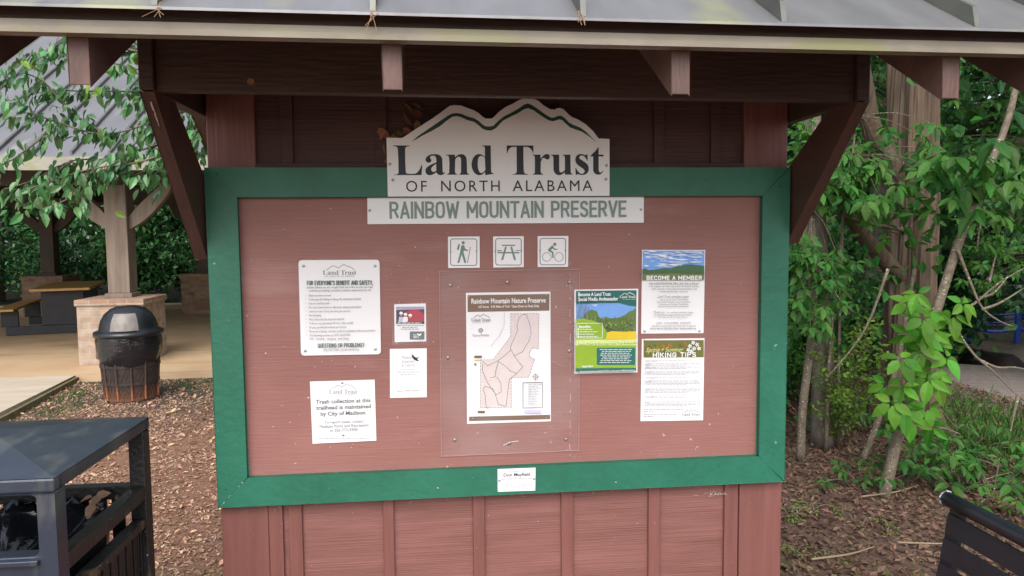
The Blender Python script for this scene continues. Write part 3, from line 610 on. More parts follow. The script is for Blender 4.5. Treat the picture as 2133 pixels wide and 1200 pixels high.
# --- small sleeve flyer
a = Sign('sleeved_flyer', 'small flyer with photo of three people in clear sleeve, right of rules sign', 'flyer', [(821, 634), (887, 632), (888, 711), (822, 713)], -.0068, M_paper, .0008)
a.rect('photo', 'mauve', 825, 639, 884, 675, -.005); a.poly('photo', 'plum', [(825.2, 646), (884, 644), (884, 674.5), (825.2, 674.8)]); a.poly('photo', 'red', [(846, 650), (858, 644.5), (872, 646), (884, 655), (884, 670), (860, 671), (846, 662)])
for px_, py_, c_, b_ in ((835.5, 652, 'white', 'lilac'), (844.5, 654.5, 'white', 'white'), (854.5, 656.5, 'white', 'red')):
    a.poly('photo', b_, [(px_ - 6, 671), (px_ - 4, 660), (px_ + 4, 660), (px_ + 6.5, 671)]); a.circle('photo', 'skin', px_, py_ + 3, 3.0, n=12); a.poly('photo', c_, [(px_ - 4, py_ + 2), (px_ - 3, py_ - 1.5), (px_, py_ - 3), (px_ + 3, py_ - 1.5), (px_ + 4, py_ + 2)])
a.rect('photo', 'black', 825.2, 671.3, 884, 674.9, -.005)
a.greek('lettering', 'white', 828, 878, 672.2, 1.5)
for i, (q0, q1) in enumerate(((827, 883), (838, 870), (835, 874))): a.greek('lettering', 'grey', q0, q1, 677.8 + i * 3.6, 1.2)
a.rect('lettering', 'grey', 853.5, 690.5, 884, 707.5, -.005); a.poly('lettering', 'white', [(869, 694), (873, 696.5), (878, 694), (877, 698), (874, 700), (870, 697.5)])
for i in range(3): a.greek('lettering', 'white', 861, 872, 697 + 3 * i, 1.2)
a.done()
sl_ = MB().prism([(p[0], p[2]) for p in (at(815, 630, y=-.0083), at(891, 627, y=-.0083), at(893, 718, y=-.0083), at(817, 720, y=-.0083))], 1, -.0085, -.0081).build('clear_sleeve', M_acrylic, a.root)
for px, py in ((832, 629.5), (879, 629), (827, 716), (882, 714)): screw(px, py, -.0086, a.root, .0018)
# --- greenway flyer
a = Sign('greenway_flyer', 'white flyer with black soaring bird, below the small sleeved photo flyer', 'flyer', [(812, 727), (889, 725.5), (889, 827.5), (812.5, 829)], -.0066, M_paper, .0008)
for i, (tx, xe) in enumerate((('Madison', 859), ('Greenway', 864), ('& Trails, Inc', 865))): a.text('lettering', 'pale', tx, 837.5, xe, 747.5 + 8.2 * i, 6.2)
a.poly('bird', 'navy', [(857, 738), (861, 740), (864, 743.5), (868, 745.5), (871.5, 743.5), (872, 745), (869, 748), (873, 752.5), (868, 752), (862, 749), (859, 745)])
a.line('lettering', 'pale', [(838, 770), (845, 768.6), (853, 770), (864, 769)], .8)
a.greek('lettering', 'pale', 827, 874, 774.5, 1.3); a.greek('lettering', 'pale', 834, 866, 779, 1.3); a.text('lettering', 'grey', 'Signup for FREE! Newsletter', 827, 874, 816, 3.2)
a.done([(851, 828)], .002)
# --- clear cover and trail map
a = Sign('trail_map', 'trail map poster with brown header strip, under the clear cover', 'map', [(970.5, 610), (1146.5, 607.5), (1147.5, 877.5), (973, 883)], -.0062, M_paper, .0008)
a.rect('header', 'brown', 974, 615, 1144.5, 650, -.016); a.rect('header', 'brown', 977, 868, 1146, 877.5, -.024)
a.text('lettering', 'white', 'Rainbow Mountain Nature Preserve', 982, 1136.5, 632.5, 10, .018); a.text('lettering', 'white', '167 Acres · 3.96 Miles of Trail · Open Dawn to Dusk Daily', 997, 1123, 641.5, 4.6, .012)
b_ = [(1064, 653.5), (1122.5, 653.5), (1121.5, 726.5), (1110, 724.5), (1103, 733), (1103.5, 744.5), (1113.5, 748.5), (1101.5, 785.5), (1065, 787.5), (1065.5, 848.5), (1000.5, 849.5), (1001, 749.5), (1027, 749.5), (1064, 701)]
a.poly('map', 'blush', b_); a.dashed('map', 'grey', b_ + [b_[0]], 1.1)
z5 = lambda pts: [(900 + x / 2.857, 540 + y / 2.857) for x, y in pts]
for tr in ([(540,328),(520,345),(505,390),(510,420),(490,470),(475,500),(465,530),(490,575),(540,550),(550,530),(575,490),(590,440),(580,380),(560,330),(540,328)], [(300,605),(330,635),(390,605),(440,640),(465,665),(505,680),(460,715),(440,875),(395,865),(375,800),(330,735),(300,665),(302,620)], [(390,605),(430,575),(470,540)], [(505,680),(540,640),(510,605),(490,575)], [(385,700),(410,740),(412,790),(380,808),(360,770),(315,757),(303,780),(315,800),(322,880),(335,890)], [(395,610),(380,660),(375,700),(345,705)]):
    a.line('map', 'steel', z5(tr), 1.15)
for k in range(9):
    q = [(1070 + k * 5.5 + 4 * math.sin(t * 1.3 + k), 660 + t * 12) for t in range(5)]; a.line('map', 'lilac', q, .35)
a.line('map', 'pale', [(1050.5, 650), (1050, 680), (1040, 700), (1022, 722)], .6)
a.logo('lettering', 'grey', 981.5, 1022, 669.5, 6.6, subcol='pale'); a.circle('lettering', 'steel', 1001.5, 688, 4, 1.2, 16); a.circle('lettering', 'steel', 1001.5, 688, 1.8, .8, 12); a.text('lettering', 'grey', 'CartoTracks', 984.5, 1018.5, 700.5, 4.6)
a.rect('lettering', 'brown', 988, 741, 1003.5, 745.5); a.rect('lettering', 'yellow', 988, 749, 999.5, 751); a.rect('lettering', 'brown', 995, 856, 1010, 860.5); a.circle('lettering', 'steel', 990, 759, 2.4, n=12)
a.circle('lettering', 'grey', 1115.5, 785, 5, .9, 16); a.line('lettering', 'grey', [(1107, 785), (1124, 785)], .7); a.line('lettering', 'grey', [(1115.5, 777), (1115.5, 793)], .7)
a.line('legend', 'steel', [(1089.5, 797.5), (1130, 796.5), (1130, 848.5), (1089.5, 850)], 1.1, True)
for k in range(13): a.greek('legend', 'pale', 1100, 1127 - (k * 7) % 13, 801 + k * 3.5, .9)
a.rect('legend', 'lilac', 1092, 854, 1127, 860.5); a.done([(976, 617.5), (1138, 614), (985, 872), (1138, 870)], .0018)
cv = Sign('clear_cover', 'clear scratched plastic sheet screwed over the trail map', 'plastic sheet', [(915, 565), (1207, 561.5), (1205.5, 938), (919.5, 950.5)], -.0108, M_acrylic, .002)
cv.line('scratches', 'white', [(1048, 928), (1062, 921), (1080, 918.5)], .8); cv.line('scratches', 'pale', [(1150, 752), (1170, 763), (1190, 762)], .5)
cv.done([(938, 594), (1057, 588), (1186.5, 588), (1186, 731), (933, 745), (947, 916.5), (1061, 923), (1179, 915)], .0052)
for (x0, y0), (x1, y1) in (((915, 565), (1207, 561.5)), ((919.5, 950.5), (1205.5, 938)), ((1207, 561.5), (1205.5, 938)), ((915, 565), (919.5, 950.5))):
    p, q = at(x0, y0, y=-.0109), at(x1, y1, y=-.0109); MB().tube([p, q], .0007, 5).build('edge', mat('plastic_edge', (.45, .36, .34), .3, .05), cv.root)
# old caulk line that runs down the panel beside the map
mb = MB(); random.seed(3); y_ = 545
while y_ < 940:
    l_ = random.uniform(3, 22); x_ = 1187.5 + random.uniform(-.6, .6)
    p, q = at(x_, y_, y=-.0046), at(x_ + random.uniform(-.5, .5), min(945, y_ + l_), y=-.0046); mb.tube([p, q], random.uniform(.0004, .0012), 4); y_ += l_ + random.uniform(1, 26)
mb.build('paint_flaws', mat('bare_primer', (.58, .47, .43), .8), K)
# --- ambassador poster
a = Sign('ambassador_poster', 'green and blue poster with sky and trees, between the map and member poster', 'poster', [(1196.5, 603.5), (1329.5, 601.5), (1328, 776), (1196, 779)], -.0066, M_paper, .0008)
a.poly('picture', 'pteal', [(1199.5, 606), (1326, 604.5), (1325.5, 640), (1199.5, 640)]); a.poly('picture', 'sky', [(1200, 634), (1260, 631), (1290, 631.5), (1310, 637), (1325.5, 639), (1325, 706), (1200, 706)])
a.poly('picture', 'skylt', [(1232, 634.5), (1246, 634), (1240, 639)])
random.seed(11)
tp = [(1200, 706), (1200, 668), (1212, 662), (1222, 650), (1232, 645), (1243, 648), (1248, 660), (1256, 664), (1264, 661), (1276, 664), (1290, 661), (1302, 656), (1310, 649), (1320, 646), (1325, 640), (1325, 706)]
a.poly('picture', 'wood2', tp)
for k in range(170):
    px_, py_ = random.uniform(1212, 1322), random.uniform(660, 692); r_ = random.uniform(.8, 2.2); a.circle('picture', random.choice(['wood', 'field', 'wood2', 'trunkgrey', 'lgreen']), px_, py_, r_, n=7)
for q in (((1213, 632.5), (1202, 662)), ((1222, 633), (1214, 664)), ((1226, 640), (1221, 664))): a.line('picture', 'trunkgrey', q, 2.2)
a.poly('picture', 'yellow', [(1258, 694), (1275, 690), (1300, 691), (1325, 690), (1325, 706.5), (1258, 706.5)])
a.poly('panel', 'lgreen', [(1200, 665), (1215, 663), (1240, 669), (1257, 680), (1265, 694), (1262, 707), (1200, 707)])
a.rrect('panel', 'white', 1201.5, 673.5, 1255, 704, 2, .9); a.text('lettering', 'white', 'Benefits:', 1203.5, 1228, 681.5, 5.2, .02)
for k in range(4): a.rect('lettering', 'white', 1203.5, 684.5 + 5 * k, 1206.5, 687.5 + 5 * k); a.greek('lettering', 'white', 1208.5, 1236 + (k * 9) % 17, 685.5 + 5 * k, 1.2)
a.rect('panel', 'pgreen', 1199.5, 707.5, 1325, 720, -.005); a.text('lettering', 'olive', 'Inspire Others by Becoming a Land Trust Ambassador!', 1202, 1324, 717.8, 4.8)
a.rect('panel', 'lgreen', 1199, 720.5, 1325, 767, -.008); a.rrect('panel', 'pteal', 1243, 724.5, 1323, 760.5, 2.5)
for k in range(8): a.greek('lettering', 'white', 1249 + (k * 5) % 7, 1317 - (k * 3) % 8, 727.5 + k * 3.9, 1.1)
a.text('lettering', 'white', 'Apply Now!', 1209, 1232, 762.5, 3.8, .02); a.rect('panel', 'pteal', 1199, 767.5, 1325, 774, -.008); a.text('lettering', 'white', 'For more information call 256-534-5263 or email questions@landtrustnal.org', 1206, 1319, 772.6, 2.9)
a.text('lettering', 'white', 'Become A Land Trust', 1201.5, 1268.5, 615.8, 7.2, .02); a.text('lettering', 'white', 'Social Media Ambassador', 1201.5, 1284, 625.6, 7.2, .02); a.logo('lettering', 'white', 1290.5, 1324, 621, 5)
a.done([(1232, 603.5), (1235, 777.5)], .0016)
# --- member poster
a = Sign('member_poster', 'white poster with blue sky and green hill photo, top right of panel', 'poster', [(1337.5, 520.5), (1469, 521), (1465.5, 694), (1335.5, 695)], -.0066, M_paper, .0008)
a.poly('picture', 'sky', [(1339, 522), (1467.5, 522.5), (1466.5, 583), (1338, 583)])
random.seed(5)
for k in range(70):
    px_, py_ = random.uniform(1342, 1462), random.uniform(524, 556); lw = random.uniform(4, 17); hh_ = random.uniform(.8, 2.4); x0_, x1_ = max(1340, px_ - lw), min(1466, px_ + lw)
    a.poly('picture', random.choice(['cloud', 'skylt', 'skylt']), [(x0_, py_), ((x0_ + x1_) / 2 - 2, py_ - hh_), (x1_, py_ - .4), ((x0_ + x1_) / 2 + 3, py_ + hh_ * .7)])
a.poly('picture', 'hill', [(1338.4, 570), (1348, 563), (1362, 562), (1385, 558.5), (1398, 559), (1410, 555), (1425, 551.5), (1440, 551), (1467, 554), (1467, 575), (1338.4, 575)])
a.poly('picture', 'wood', [(1338.3, 560), (1345, 559.5), (1352, 564), (1372, 565), (1395, 563.5), (1430, 565.5), (1467, 564), (1467, 573), (1338.3, 573)]); a.poly('picture', 'field', [(1338.3, 571), (1400, 569.5), (1467, 571.5), (1466.5, 583.5), (1338.2, 583.5)])
a.caps('lettering', 'white', 'BECOME A MEMBER', 1345, 1460, 583.3, 9.4, .19, .3, .4)
a.text('lettering', 'grey', 'Visit LANDTRUSTNAL.ORG, click "Join or Renew"', 1350, 1455, 592, 4.0, .015)
for i, (tx, q0, q1) in enumerate((('Your support can open new preserves, build & maintain', 1350, 1454), ('trails, connect communities with greenspace, and', 1355, 1449), ('protect land & water resources.', 1373, 1431))): a.text('lettering', 'grey', tx, q0, q1, 597.5 + 5.5 * i, 3.5)
a.text('lettering', 'grey', 'Land Trust members enjoy', 1368, 1433, 619.5, 5.2, 0, .35)
for i, (tx, q0, q1) in enumerate((('Access to the Land Trust MadRad', 1373, 1431), ('Discounted Tickets to Land Trust Events', 1367, 1435.5), ('Invitations to Member Only Events', 1372, 1431), ('Exclusive Discounts at Local Retailers', 1369.5, 1433))): a.text('lettering', 'grey', tx, q0, q1, 625.3 + 4.7 * i, 3.2)
a.text('lettering', 'grey', 'Thank you', 1360, 1383, 652, 5.2, 0, .35); a.text('lettering', 'grey', 'for creating a priceless legacy', 1386.5, 1442, 651.5, 3.3); a.text('lettering', 'grey', 'by choosing to support land preservation', 1361, 1438, 657, 3.3); a.greek('lettering', 'pale', 1371, 1432, 660.3, 1)
a.text('lettering', 'grey', 'JOIN · VOLUNTEER · DONATE', 1365, 1436, 674.2, 3.8); a.text('lettering', 'grey', 'Preserve and protect our land and its legacies', 1357, 1447, 679.8, 3.2); a.text('lettering', 'black', 'More info at 256-534-5263  landtrustnal.org', 1352.5, 1447, 685.5, 3.6)
a.done([(1343.5, 527), (1461.5, 529), (1342.5, 690), (1456.5, 689.5)], .0042)
# --- hiking tips
a = Sign('hiking_tips_sheet', 'white tips sheet with autumn coloured header, bottom right of panel', 'notice', [(1337, 706), (1467.5, 704.5), (1464.5, 875.5), (1334, 877.5)], -.0066, M_paper, .0008)
a.rect('header', 'olive', 1340.5, 709, 1466, 745, -.006)
random.seed(9)
for k in range(34): a.circle('header', random.choice(['autumn', 'olive', 'wood2', 'wood', 'autumn']), random.uniform(1346, 1461), random.uniform(714, 739), random.uniform(2, 5), n=9)
a.text('lettering', 'pgreen', 'Spring + Summer', 1345, 1423, 733, 9, .005, .35); a.caps('lettering', 'white', 'HIKING TIPS', 1358.5, 1449, 744.6, 10.4, .19, .3, .4)
for cx_, cy_ in ((1437, 721), (1444, 714), (1452, 718), (1446, 726), (1456, 726), (1434, 729), (1440, 732)):
    for t in range(5): ang = t * 1.257 + cx_; a.poly('header', 'white', [(cx_, cy_), (cx_ + 3.6 * math.cos(ang - .45), cy_ + 3.6 * math.sin(ang - .45)), (cx_ + 4.6 * math.cos(ang), cy_ + 4.6 * math.sin(ang)), (cx_ + 3.6 * math.cos(ang + .45), cy_ + 3.6 * math.sin(ang + .45))])
rows = [('BRING A BUDDY:', 750.5, 1), ('WATER:', 757, 2), ('HIKING STICK:', 764, 2), ('PLANTS:', 773, 3), ('YELLOWJACKETS:', 785.5, 1), ('SNAKES:', 792, 4), ('TICKS:', 808, 4), ('HOT TRAILS:', 824, 2), ('PETS:', 836, 4)]
for tx, y_, nl in rows:
    e_ = 1342.5 + 1.75 * len(tx); a.text('lettering', 'grey', tx, 1342.5, e_, y_ + 1.6, 2.1, .02)
    for k in range(nl): a.greek('lettering', 'pale', e_ + 2 if k == 0 else 1342.5, 1459 - (k == nl - 1) * 30, y_ + .2 + 3 * k, .9)
for y_ in (852.5, 857, 863, 867): a.greek('lettering', 'grey', 1341.5, 1423 if y_ in (852.5,) else 1362 if y_ in (857, 867) else 1408, y_, 1.1)
a.logo('lettering', 'grey', 1419.5, 1458, 866, 5.4, subcol='pale'); a.done([(1342, 707.5), (1462, 876)], .0018)
# --- memorial plaque on the frame
a = Sign('memorial_plaque', 'small white plaque on the bottom board of the green frame', 'plaque', [(1036.5, 977.5), (1115.5, 974.5), (1115, 1022), (1037, 1024.5)], -.0352, M_white2, .0025)
a.text('lettering', 'grey', 'In Memory of', 1060, 1094, 984.2, 4.4); a.text('lettering', 'black', 'Don Mayfield', 1049, 1104.5, 993, 6.6, .02); a.text('lettering', 'grey', 'Avid Hiker & Nature Lover', 1044, 1110, 1000, 4.6)
a.greek('lettering', 'pale', 1049, 1106, 1008.5, 1.2); a.greek('lettering', 'pale', 1053, 1097, 1013.2, 1.2); a.text('lettering', 'steel', 'M. Oliver', 1088, 1106, 1019, 3.2, 0, .2)
a.done([(1040.5, 1001), (1112, 997.5)], .0042)
# --- staples, nail heads and pin holes left on the panel
random.seed(21)
for px, py in ((656, 764), (671, 754), (691, 752), (740, 764), (729, 755), (815, 571), (625, 614), (918, 748), (923, 745), (1158, 640), (1180, 595), (864, 922), (872, 924), (735, 926), (688, 932), (616, 924), (1182, 938), (1203, 956), (1462, 945), (1208, 735), (1170, 863), (1478, 884), (865, 515), (1268, 556)):
    o = screw(px, py, -.0042, K, random.uniform(.0014, .0026), M_steel if random.random() < .5 else mat('bare_primer', (.58, .47, .43), .8))

# ------------------------------------------------------------------ dry leaves caught behind the big sign
P = np.array([at(*q, y=-.008) for q in ((800, 300), (803, 275), (806, 330), (812, 285), (822, 278), (838, 268), (846, 278), (858, 262), (868, 250), (880, 240), (888, 262), (905, 250), (915, 240), (878, 228), (862, 240), (832, 285))])
o = link('dry_leaves', leaf_mesh('dry_leaves', P, rnd(len(P)) * (1, .2, 1), rnd(len(P), .4) + (0, -1, 0), rng.uniform(.03, .06, len(P)), rng.uniform(.018, .03, len(P)), T_BIG), mat('rust_dry_leaf', (.16, .065, .03), .8, col2=(.26, .13, .06), scale=(8, 8, 8), island=.5))
tag(o, 'dry brown leaves caught behind the left side of the mountain sign', 'dry leaves')['kind'] = 'stuff'

# cobweb and seed fluff caught on the frame ledge, and pine straw hanging from the roof edge
random.seed(31); mb = MB()
def fluff(px, py, y, ln, n):
    for _ in range(n):
        p = at(px + random.gauss(0, 14), py + random.gauss(0, 2.2), y=y); a_ = random.uniform(0, 3.14); q = p + np.array((math.cos(a_) * ln, -.002, math.sin(a_) * ln * .6)) * random.uniform(.3, 1)
        mb.tube([p, (p + q) / 2 + (0, -.001, random.gauss(0, .002)), q], random.uniform(.0003, .0007), 4)
for px in range(540, 1570, 26): fluff(px, 996 - (px - 513) * .0425, -.006, .012, random.choice((1, 2, 4, 7) if 660 < px < 900 or px > 1400 else (1, 1, 3)))
for px in range(500, 1600, 60): fluff(px, 1062 - (px - 470) * .048, .002, .012, random.choice((1, 2, 3)))
fluff(1495, 1030, .001, .02, 26); fluff(1200, 952, -.006, .016, 6)
mb.build('cobweb', mat('cobweb_fluff', (.46, .40, .33), .9, .3), K)
mb = MB()
for px in (780, 1207, 330):
    for k in range(4): p = at(px + random.gauss(0, 3), 28 + (px - 780) * .02, y=-.903); mb.tube(smooth_path_([p + (0, .02, .02), p + (random.gauss(0, .004), -.004, 0), p + (random.gauss(0, .01), -.006, -random.uniform(.01, .05 if px == 780 else .02))]), .0007, 4)
mb.build('pine_straw', mat('pine_straw_tan', (.30, .19, .10), .8), K)
p, q = at(461, 1053, y=-.0325), at(508, 1002, y=-.0325); mb = MB()
for k in range(9): t = random.uniform(0, .95); a_ = p + (q - p) * t; mb.tube([a_, a_ + (q - p) * random.uniform(.02, .07)], random.uniform(.0005, .0011), 4)
mb.build('paint_flaws', mat('bare_primer', (.58, .47, .43), .8), K)
mb = MB()
for px, py in ((314, 212), (318, 222), (322, 236), (325, 243), (329, 250), (337, 268), (345, 290), (352, 312)):
    t = (py - 190) / 350.; p = at(px, py, y=-.418 + .41 * t - .004); mb.tube([p, p + (.003, .012, -.012 - random.uniform(0, .012))], random.uniform(.001, .003), 5)
mb.build('paint_flaws', mat('bare_primer', (.58, .47, .43), .8), K)

# ------------------------------------------------------------------ square litter bin in the foreground
Bn = empty('litter_bin', (-1.43, -.41, 0), 'square black metal litter bin with pyramid roof in the left foreground', 'litter bin')
bx0, bx1, by0, by1 = -1.725, -1.135, -.705, -.115
mb = MB(); t_ = 1.07
mb.add([(bx0, by0, t_), (bx1, by0, t_), (bx1, by1, t_), (bx0, by1, t_), (-1.43, -.41, 1.115)], [(0, 1, 4), (1, 2, 4), (2, 3, 4), (3, 0, 4)])
mb.build('roof', M_lid, Bn)
mb = MB()
mb.box(bx0, bx1, by0, by0 + .03, 1.035, 1.0695).box(bx0, bx1, by1 - .03, by1, 1.035, 1.0695).box(bx0, bx0 + .03, by0 + .0305, by1 - .0305, 1.035, 1.0695).box(bx1 - .03, bx1, by0 + .0305, by1 - .0305, 1.035, 1.0695)
mb.build('rim', M_lid, Bn, bevel=.006)
for x in (bx0, bx1 - .05):
    for y in (by0 + .003, by1 - .05):
        if y > -.5: MB().box(x + .001, x + .049, y, y + .047, 0, 1.0345).build('post', M_grime, Bn, bevel=.005)
# the front plate with its opening, rounded
fx0, fx1 = bx0, bx1
ox0, ox1, oz0, oz1 = bx0 + .045, bx1 - .043, .885, 1.03
def ring_prism(outer, inner, y0, y1):
    mb = MB(); tri = tessellate_polygon([[Vector((p[0], p[1], 0)) for p in outer], [Vector((p[0], p[1], 0)) for p in inner]])
    allp = outer + inner; n_ = len(allp)
    mb.add([(p[0], y0, p[1]) for p in allp] + [(p[0], y1, p[1]) for p in allp], [tuple(t) for t in tri] + [tuple(i + n_ for i in reversed(t)) for t in tri])
    for base, k in ((0, len(outer)), (len(outer), len(inner))):
        mb.f += [(base + i, base + (i + 1) % k, base + (i + 1) % k + n_, base + i + n_) for i in range(k)]
    return mb
def rr(x0, x1, z0, z1, r):
    o = []
    for cx, cz, a0 in ((x1 - r, z1 - r, 0), (x0 + r, z1 - r, 90), (x0 + r, z0 + r, 180), (x1 - r, z0 + r, 270)):
        o += [(cx + r * math.cos(R(a0 + k * 22.5)), cz + r * math.sin(R(a0 + k * 22.5))) for k in range(5)]
    return o
ring_prism([(fx0, .05), (fx1, .05), (fx1, 1.0345), (fx0, 1.0345)], rr(ox0, ox1, oz0, oz1, .012), by0 + .001, by0 + .045).build('front_plate', M_lid, Bn, bevel=.003)
MB().box(ox0 - .002, ox1 + .002, by0 - .012, by0 + .0005, .866, .88).build('opening_lip', M_lid, Bn, bevel=.003)
for z0, z1 in ((.826, .868), (.742, .766)):
    MB().box(bx1 - .042, bx1 - .004, by0 + .046, by1 - .0505, z0, z1).build('side_rail', M_grime, Bn, bevel=.003)
    MB().box(bx0 + .004, bx0 + .042, by0 + .046, by1 - .0505, z0, z1).build('side_rail', M_grime, Bn, bevel=.003)
MB().box(bx0 + .05, bx1 - .0505, by1 - .042, by1 - .004, .826, .868).build('back_rail', M_grime, Bn, bevel=.003)
k = 0
for y in np.arange(by0 + .06, by1 - .06, .052):
    for x in (bx1 - .028, bx0 + .018): MB().box(x, x + .010, y, y + .038, .06, .7415).build('slat', M_grime, Bn, bevel=.002)
for x in np.arange(bx0 + .06, bx1 - .08, .052): MB().box(x, x + .038, by1 - .028, by1 - .018, .06, .8255).build('slat', M_grime, Bn, bevel=.002)
# the liner hanging in the bin: a crumpled sack with its mouth folded over the inner drum
mb = MB(); prof = [(.20, .10), (.235, .5), (.25, .72), (.262, .80), (.268, .825), (.258, .83), (.235, .80), (.19, .76), (.10, .73), (.0001, .72)]
mb.lathe(prof, 56, (-1.43, -.41))
def crump(p):
    a = math.atan2(p[1] + .41, p[0] + 1.43); k = 1 + .035 * math.sin(9 * a + p[2] * 14) + .025 * math.sin(23 * a - p[2] * 40)
    q = np.array([p[0] + 1.43, p[1] + .41]) * k; mm = max(abs(q)); q = q * (1.0 if mm < .238 else .238 / mm)
    return (q[0] - 1.43, q[1] - .41, p[2] + .014 * math.sin(11 * a) + .01 * math.sin(31 * a))
mb.map(crump).build('liner_bag', M_bag, Bn, smooth=True)
P = np.array([(rng.uniform(-1.32, -1.2), rng.uniform(-.3, -.17), .845) for _ in range(9)])
link('caught_leaves', leaf_mesh('caught_leaves', P, rnd(9) * (1, 1, .4), rnd(9, .5) + (0, 0, 1), .045, .026, T_BIG), mat('pale_dry_leaf', (.36, .22, .14), .8, var=.3), Bn)

# ------------------------------------------------------------------ bench at the right edge
Be = empty('park_bench', (1.0, -1.3, 0), 'black slatted metal park bench in the right foreground', 'bench')
lean = .17
bxz = lambda z: 1.172 - (.868 - z) * lean
def bs(z0, z1, y0, y1, th=.006): return MB().prism([(bxz(z0), z0), (bxz(z1), z1), (bxz(z1) + th, z1), (bxz(z0) + th, z0)], 1, y0, y1)
MB().tube([(bxz(.868), -.585 - 1.6 * i / 12, .868) for i in range(13)], .021, 18).build('top_tube', M_dkplastic, Be, smooth=True)
MB().tube([(bxz(.868), -.584, .868), (bxz(.868), -.578, .868), (bxz(.868), -.574, .868)], [.0225, .022, .012], 18).build('tube_cap', mat('chipped_cap', (.05, .055, .07), .5, speck=(.55, .6, .66), speck_amt=.5, speck_scale=90), Be, smooth=True)
z_ = .832
for i in range(5):
    bs(z_ - .056, z_, -2.19, -.60).build('back_slat', M_dkplastic, Be, bevel=.002); z_ -= .0695
for y in (-.645, -1.45, -2.19): bs(.44, .846, y, y + .05, .012).map(lambda p: (p[0] + .0065, p[1], p[2])).build('back_strap', M_dkplastic, Be, bevel=.002)
for i in range(6): MB().box(.66 + i * .07, .716 + i * .07, -2.19, -.60, .435, .442).build('seat_slat', M_dkplastic, Be, bevel=.002)
for y in (-.68, -2.1):
    MB().tube([(1.09, y, .43), (1.12, y, .0)], .02, 10).build('leg', M_dkplastic, Be); MB().tube([(.72, y, .43), (.70, y, .0)], .02, 10).build('leg', M_dkplastic, Be)

# ------------------------------------------------------------------ round mesh bin by the pavilion
RB = empty('mesh_bin', (-3.29, 5.3, 0), 'round rusty mesh litter bin with black dome lid beside the brick pier', 'litter bin')
M_mesh = mat('rusty_mesh', (.018, .016, .016), .7, col2=(.045, .03, .024), scale=(9, 9, 9), bump=.9, bscale=(120, 120, 120), grad=(.02, .16, (.14, .06, .03)))
c_ = (-3.29, 5.3)
mb = MB().lathe([(.24, 0), (.243, .02), (.262, .3), (.283, .62), (.275, .62), (.23, .02)], 40, c_); mb.build('drum', M_mesh, RB, smooth=True)
mb = MB()
for sgn in (1, -1):
    for k in range(44):
        pts = []
        for i in range(9):
            zz0 = .03 + .46 * i / 8; a = 2 * math.pi * k / 44 + sgn * i * .09; r = .2435 + .0635 * zz0 + .001; pts.append((c_[0] + r * math.cos(a), c_[1] + r * math.sin(a), zz0))
        mb.tube(pts, .0022, 4, False)
mb.build('mesh', mat('mesh_wire', (.05, .032, .024), .7, col2=(.10, .05, .03), scale=(9, 9, 9), grad=(.03, .20, (.20, .08, .04))), RB)
for zz0 in (.035, .19, .36): MB().lathe([(.245 + .066 * zz0, zz0 - .014), (.251 + .066 * zz0, zz0 - .014), (.251 + .066 * zz0, zz0 + .014), (.245 + .066 * zz0, zz0 + .014)], 40, c_).build('band', M_mesh, RB, smooth=False)
for az_ in (-125, -97, -68, -40, 0, 60, 120, 180):
    a = R(az_); pts = [(c_[0] + (.25 + .066 * q) * math.cos(a), c_[1] + (.25 + .066 * q) * math.sin(a), q) for q in (.03, .2, .4, .58)]
    MB().tube(pts, .011, 6).build('strap', mat('rust_strap', (.035, .022, .018), .75, col2=(.07, .035, .025), scale=(6, 6, 6), grad=(.10, .20, (.30, .10, .04))), RB)
mb = MB().lathe([(.283, .40), (.292, .42), (.295, .52), (.298, .60), (.296, .66)], 72, c_)
def wv(p):
    a = math.atan2(p[1] - c_[1], p[0] - c_[0]); f = 1 + (.02 * math.sin(13 * a + p[2] * 30) + .012 * math.sin(31 * a)) * (1 if p[2] < .63 else .2)
    return (c_[0] + (p[0] - c_[0]) * f, c_[1] + (p[1] - c_[1]) * f, p[2] + (.03 * math.sin(2 * a + 1) + .012 * math.sin(7 * a) if p[2] < .45 else 0))
mb.map(wv).build('liner_bag', M_bag, RB, smooth=True)
dome = MB().lathe([(.300, .645), (.318, .65), (.318, .69), (.300, .70), (.272, .70), (.265, .74), (.25, .80), (.215, .865), (.16, .915), (.09, .94), (.0001, .948)], 40, c_).build('dome_lid', mat('lid_plastic', (.012, .013, .016), .32, .2, spec=.6), RB, smooth=True)
mb = MB(); ph = R(-78); nr, na = 6, 8
for i in range(nr + 1):
    for j in range(na + 1):
        q = i / nr; zz0 = .715 + .165 * q; r = float(np.interp(zz0, [.70, .74, .80, .865, .915], [.272, .265, .25, .215, .16])) + .006; wdt = .125 * (1 - .25 * q * q)
        a = ph + (j / na - .5) * 2 * math.asin(min(1, wdt / r)); mb.v.append((c_[0] + r * math.cos(a), c_[1] + r * math.sin(a), zz0))
mb.f = [(i * (na + 1) + j, i * (na + 1) + j + 1, (i + 1) * (na + 1) + j + 1, (i + 1) * (na + 1) + j) for i in range(nr) for j in range(na)]
mb.build('lid_flap', mat('worn_flap', (.14, .125, .11), .45, col2=(.24, .215, .19), scale=(12, 12, 12)), RB, smooth=True)

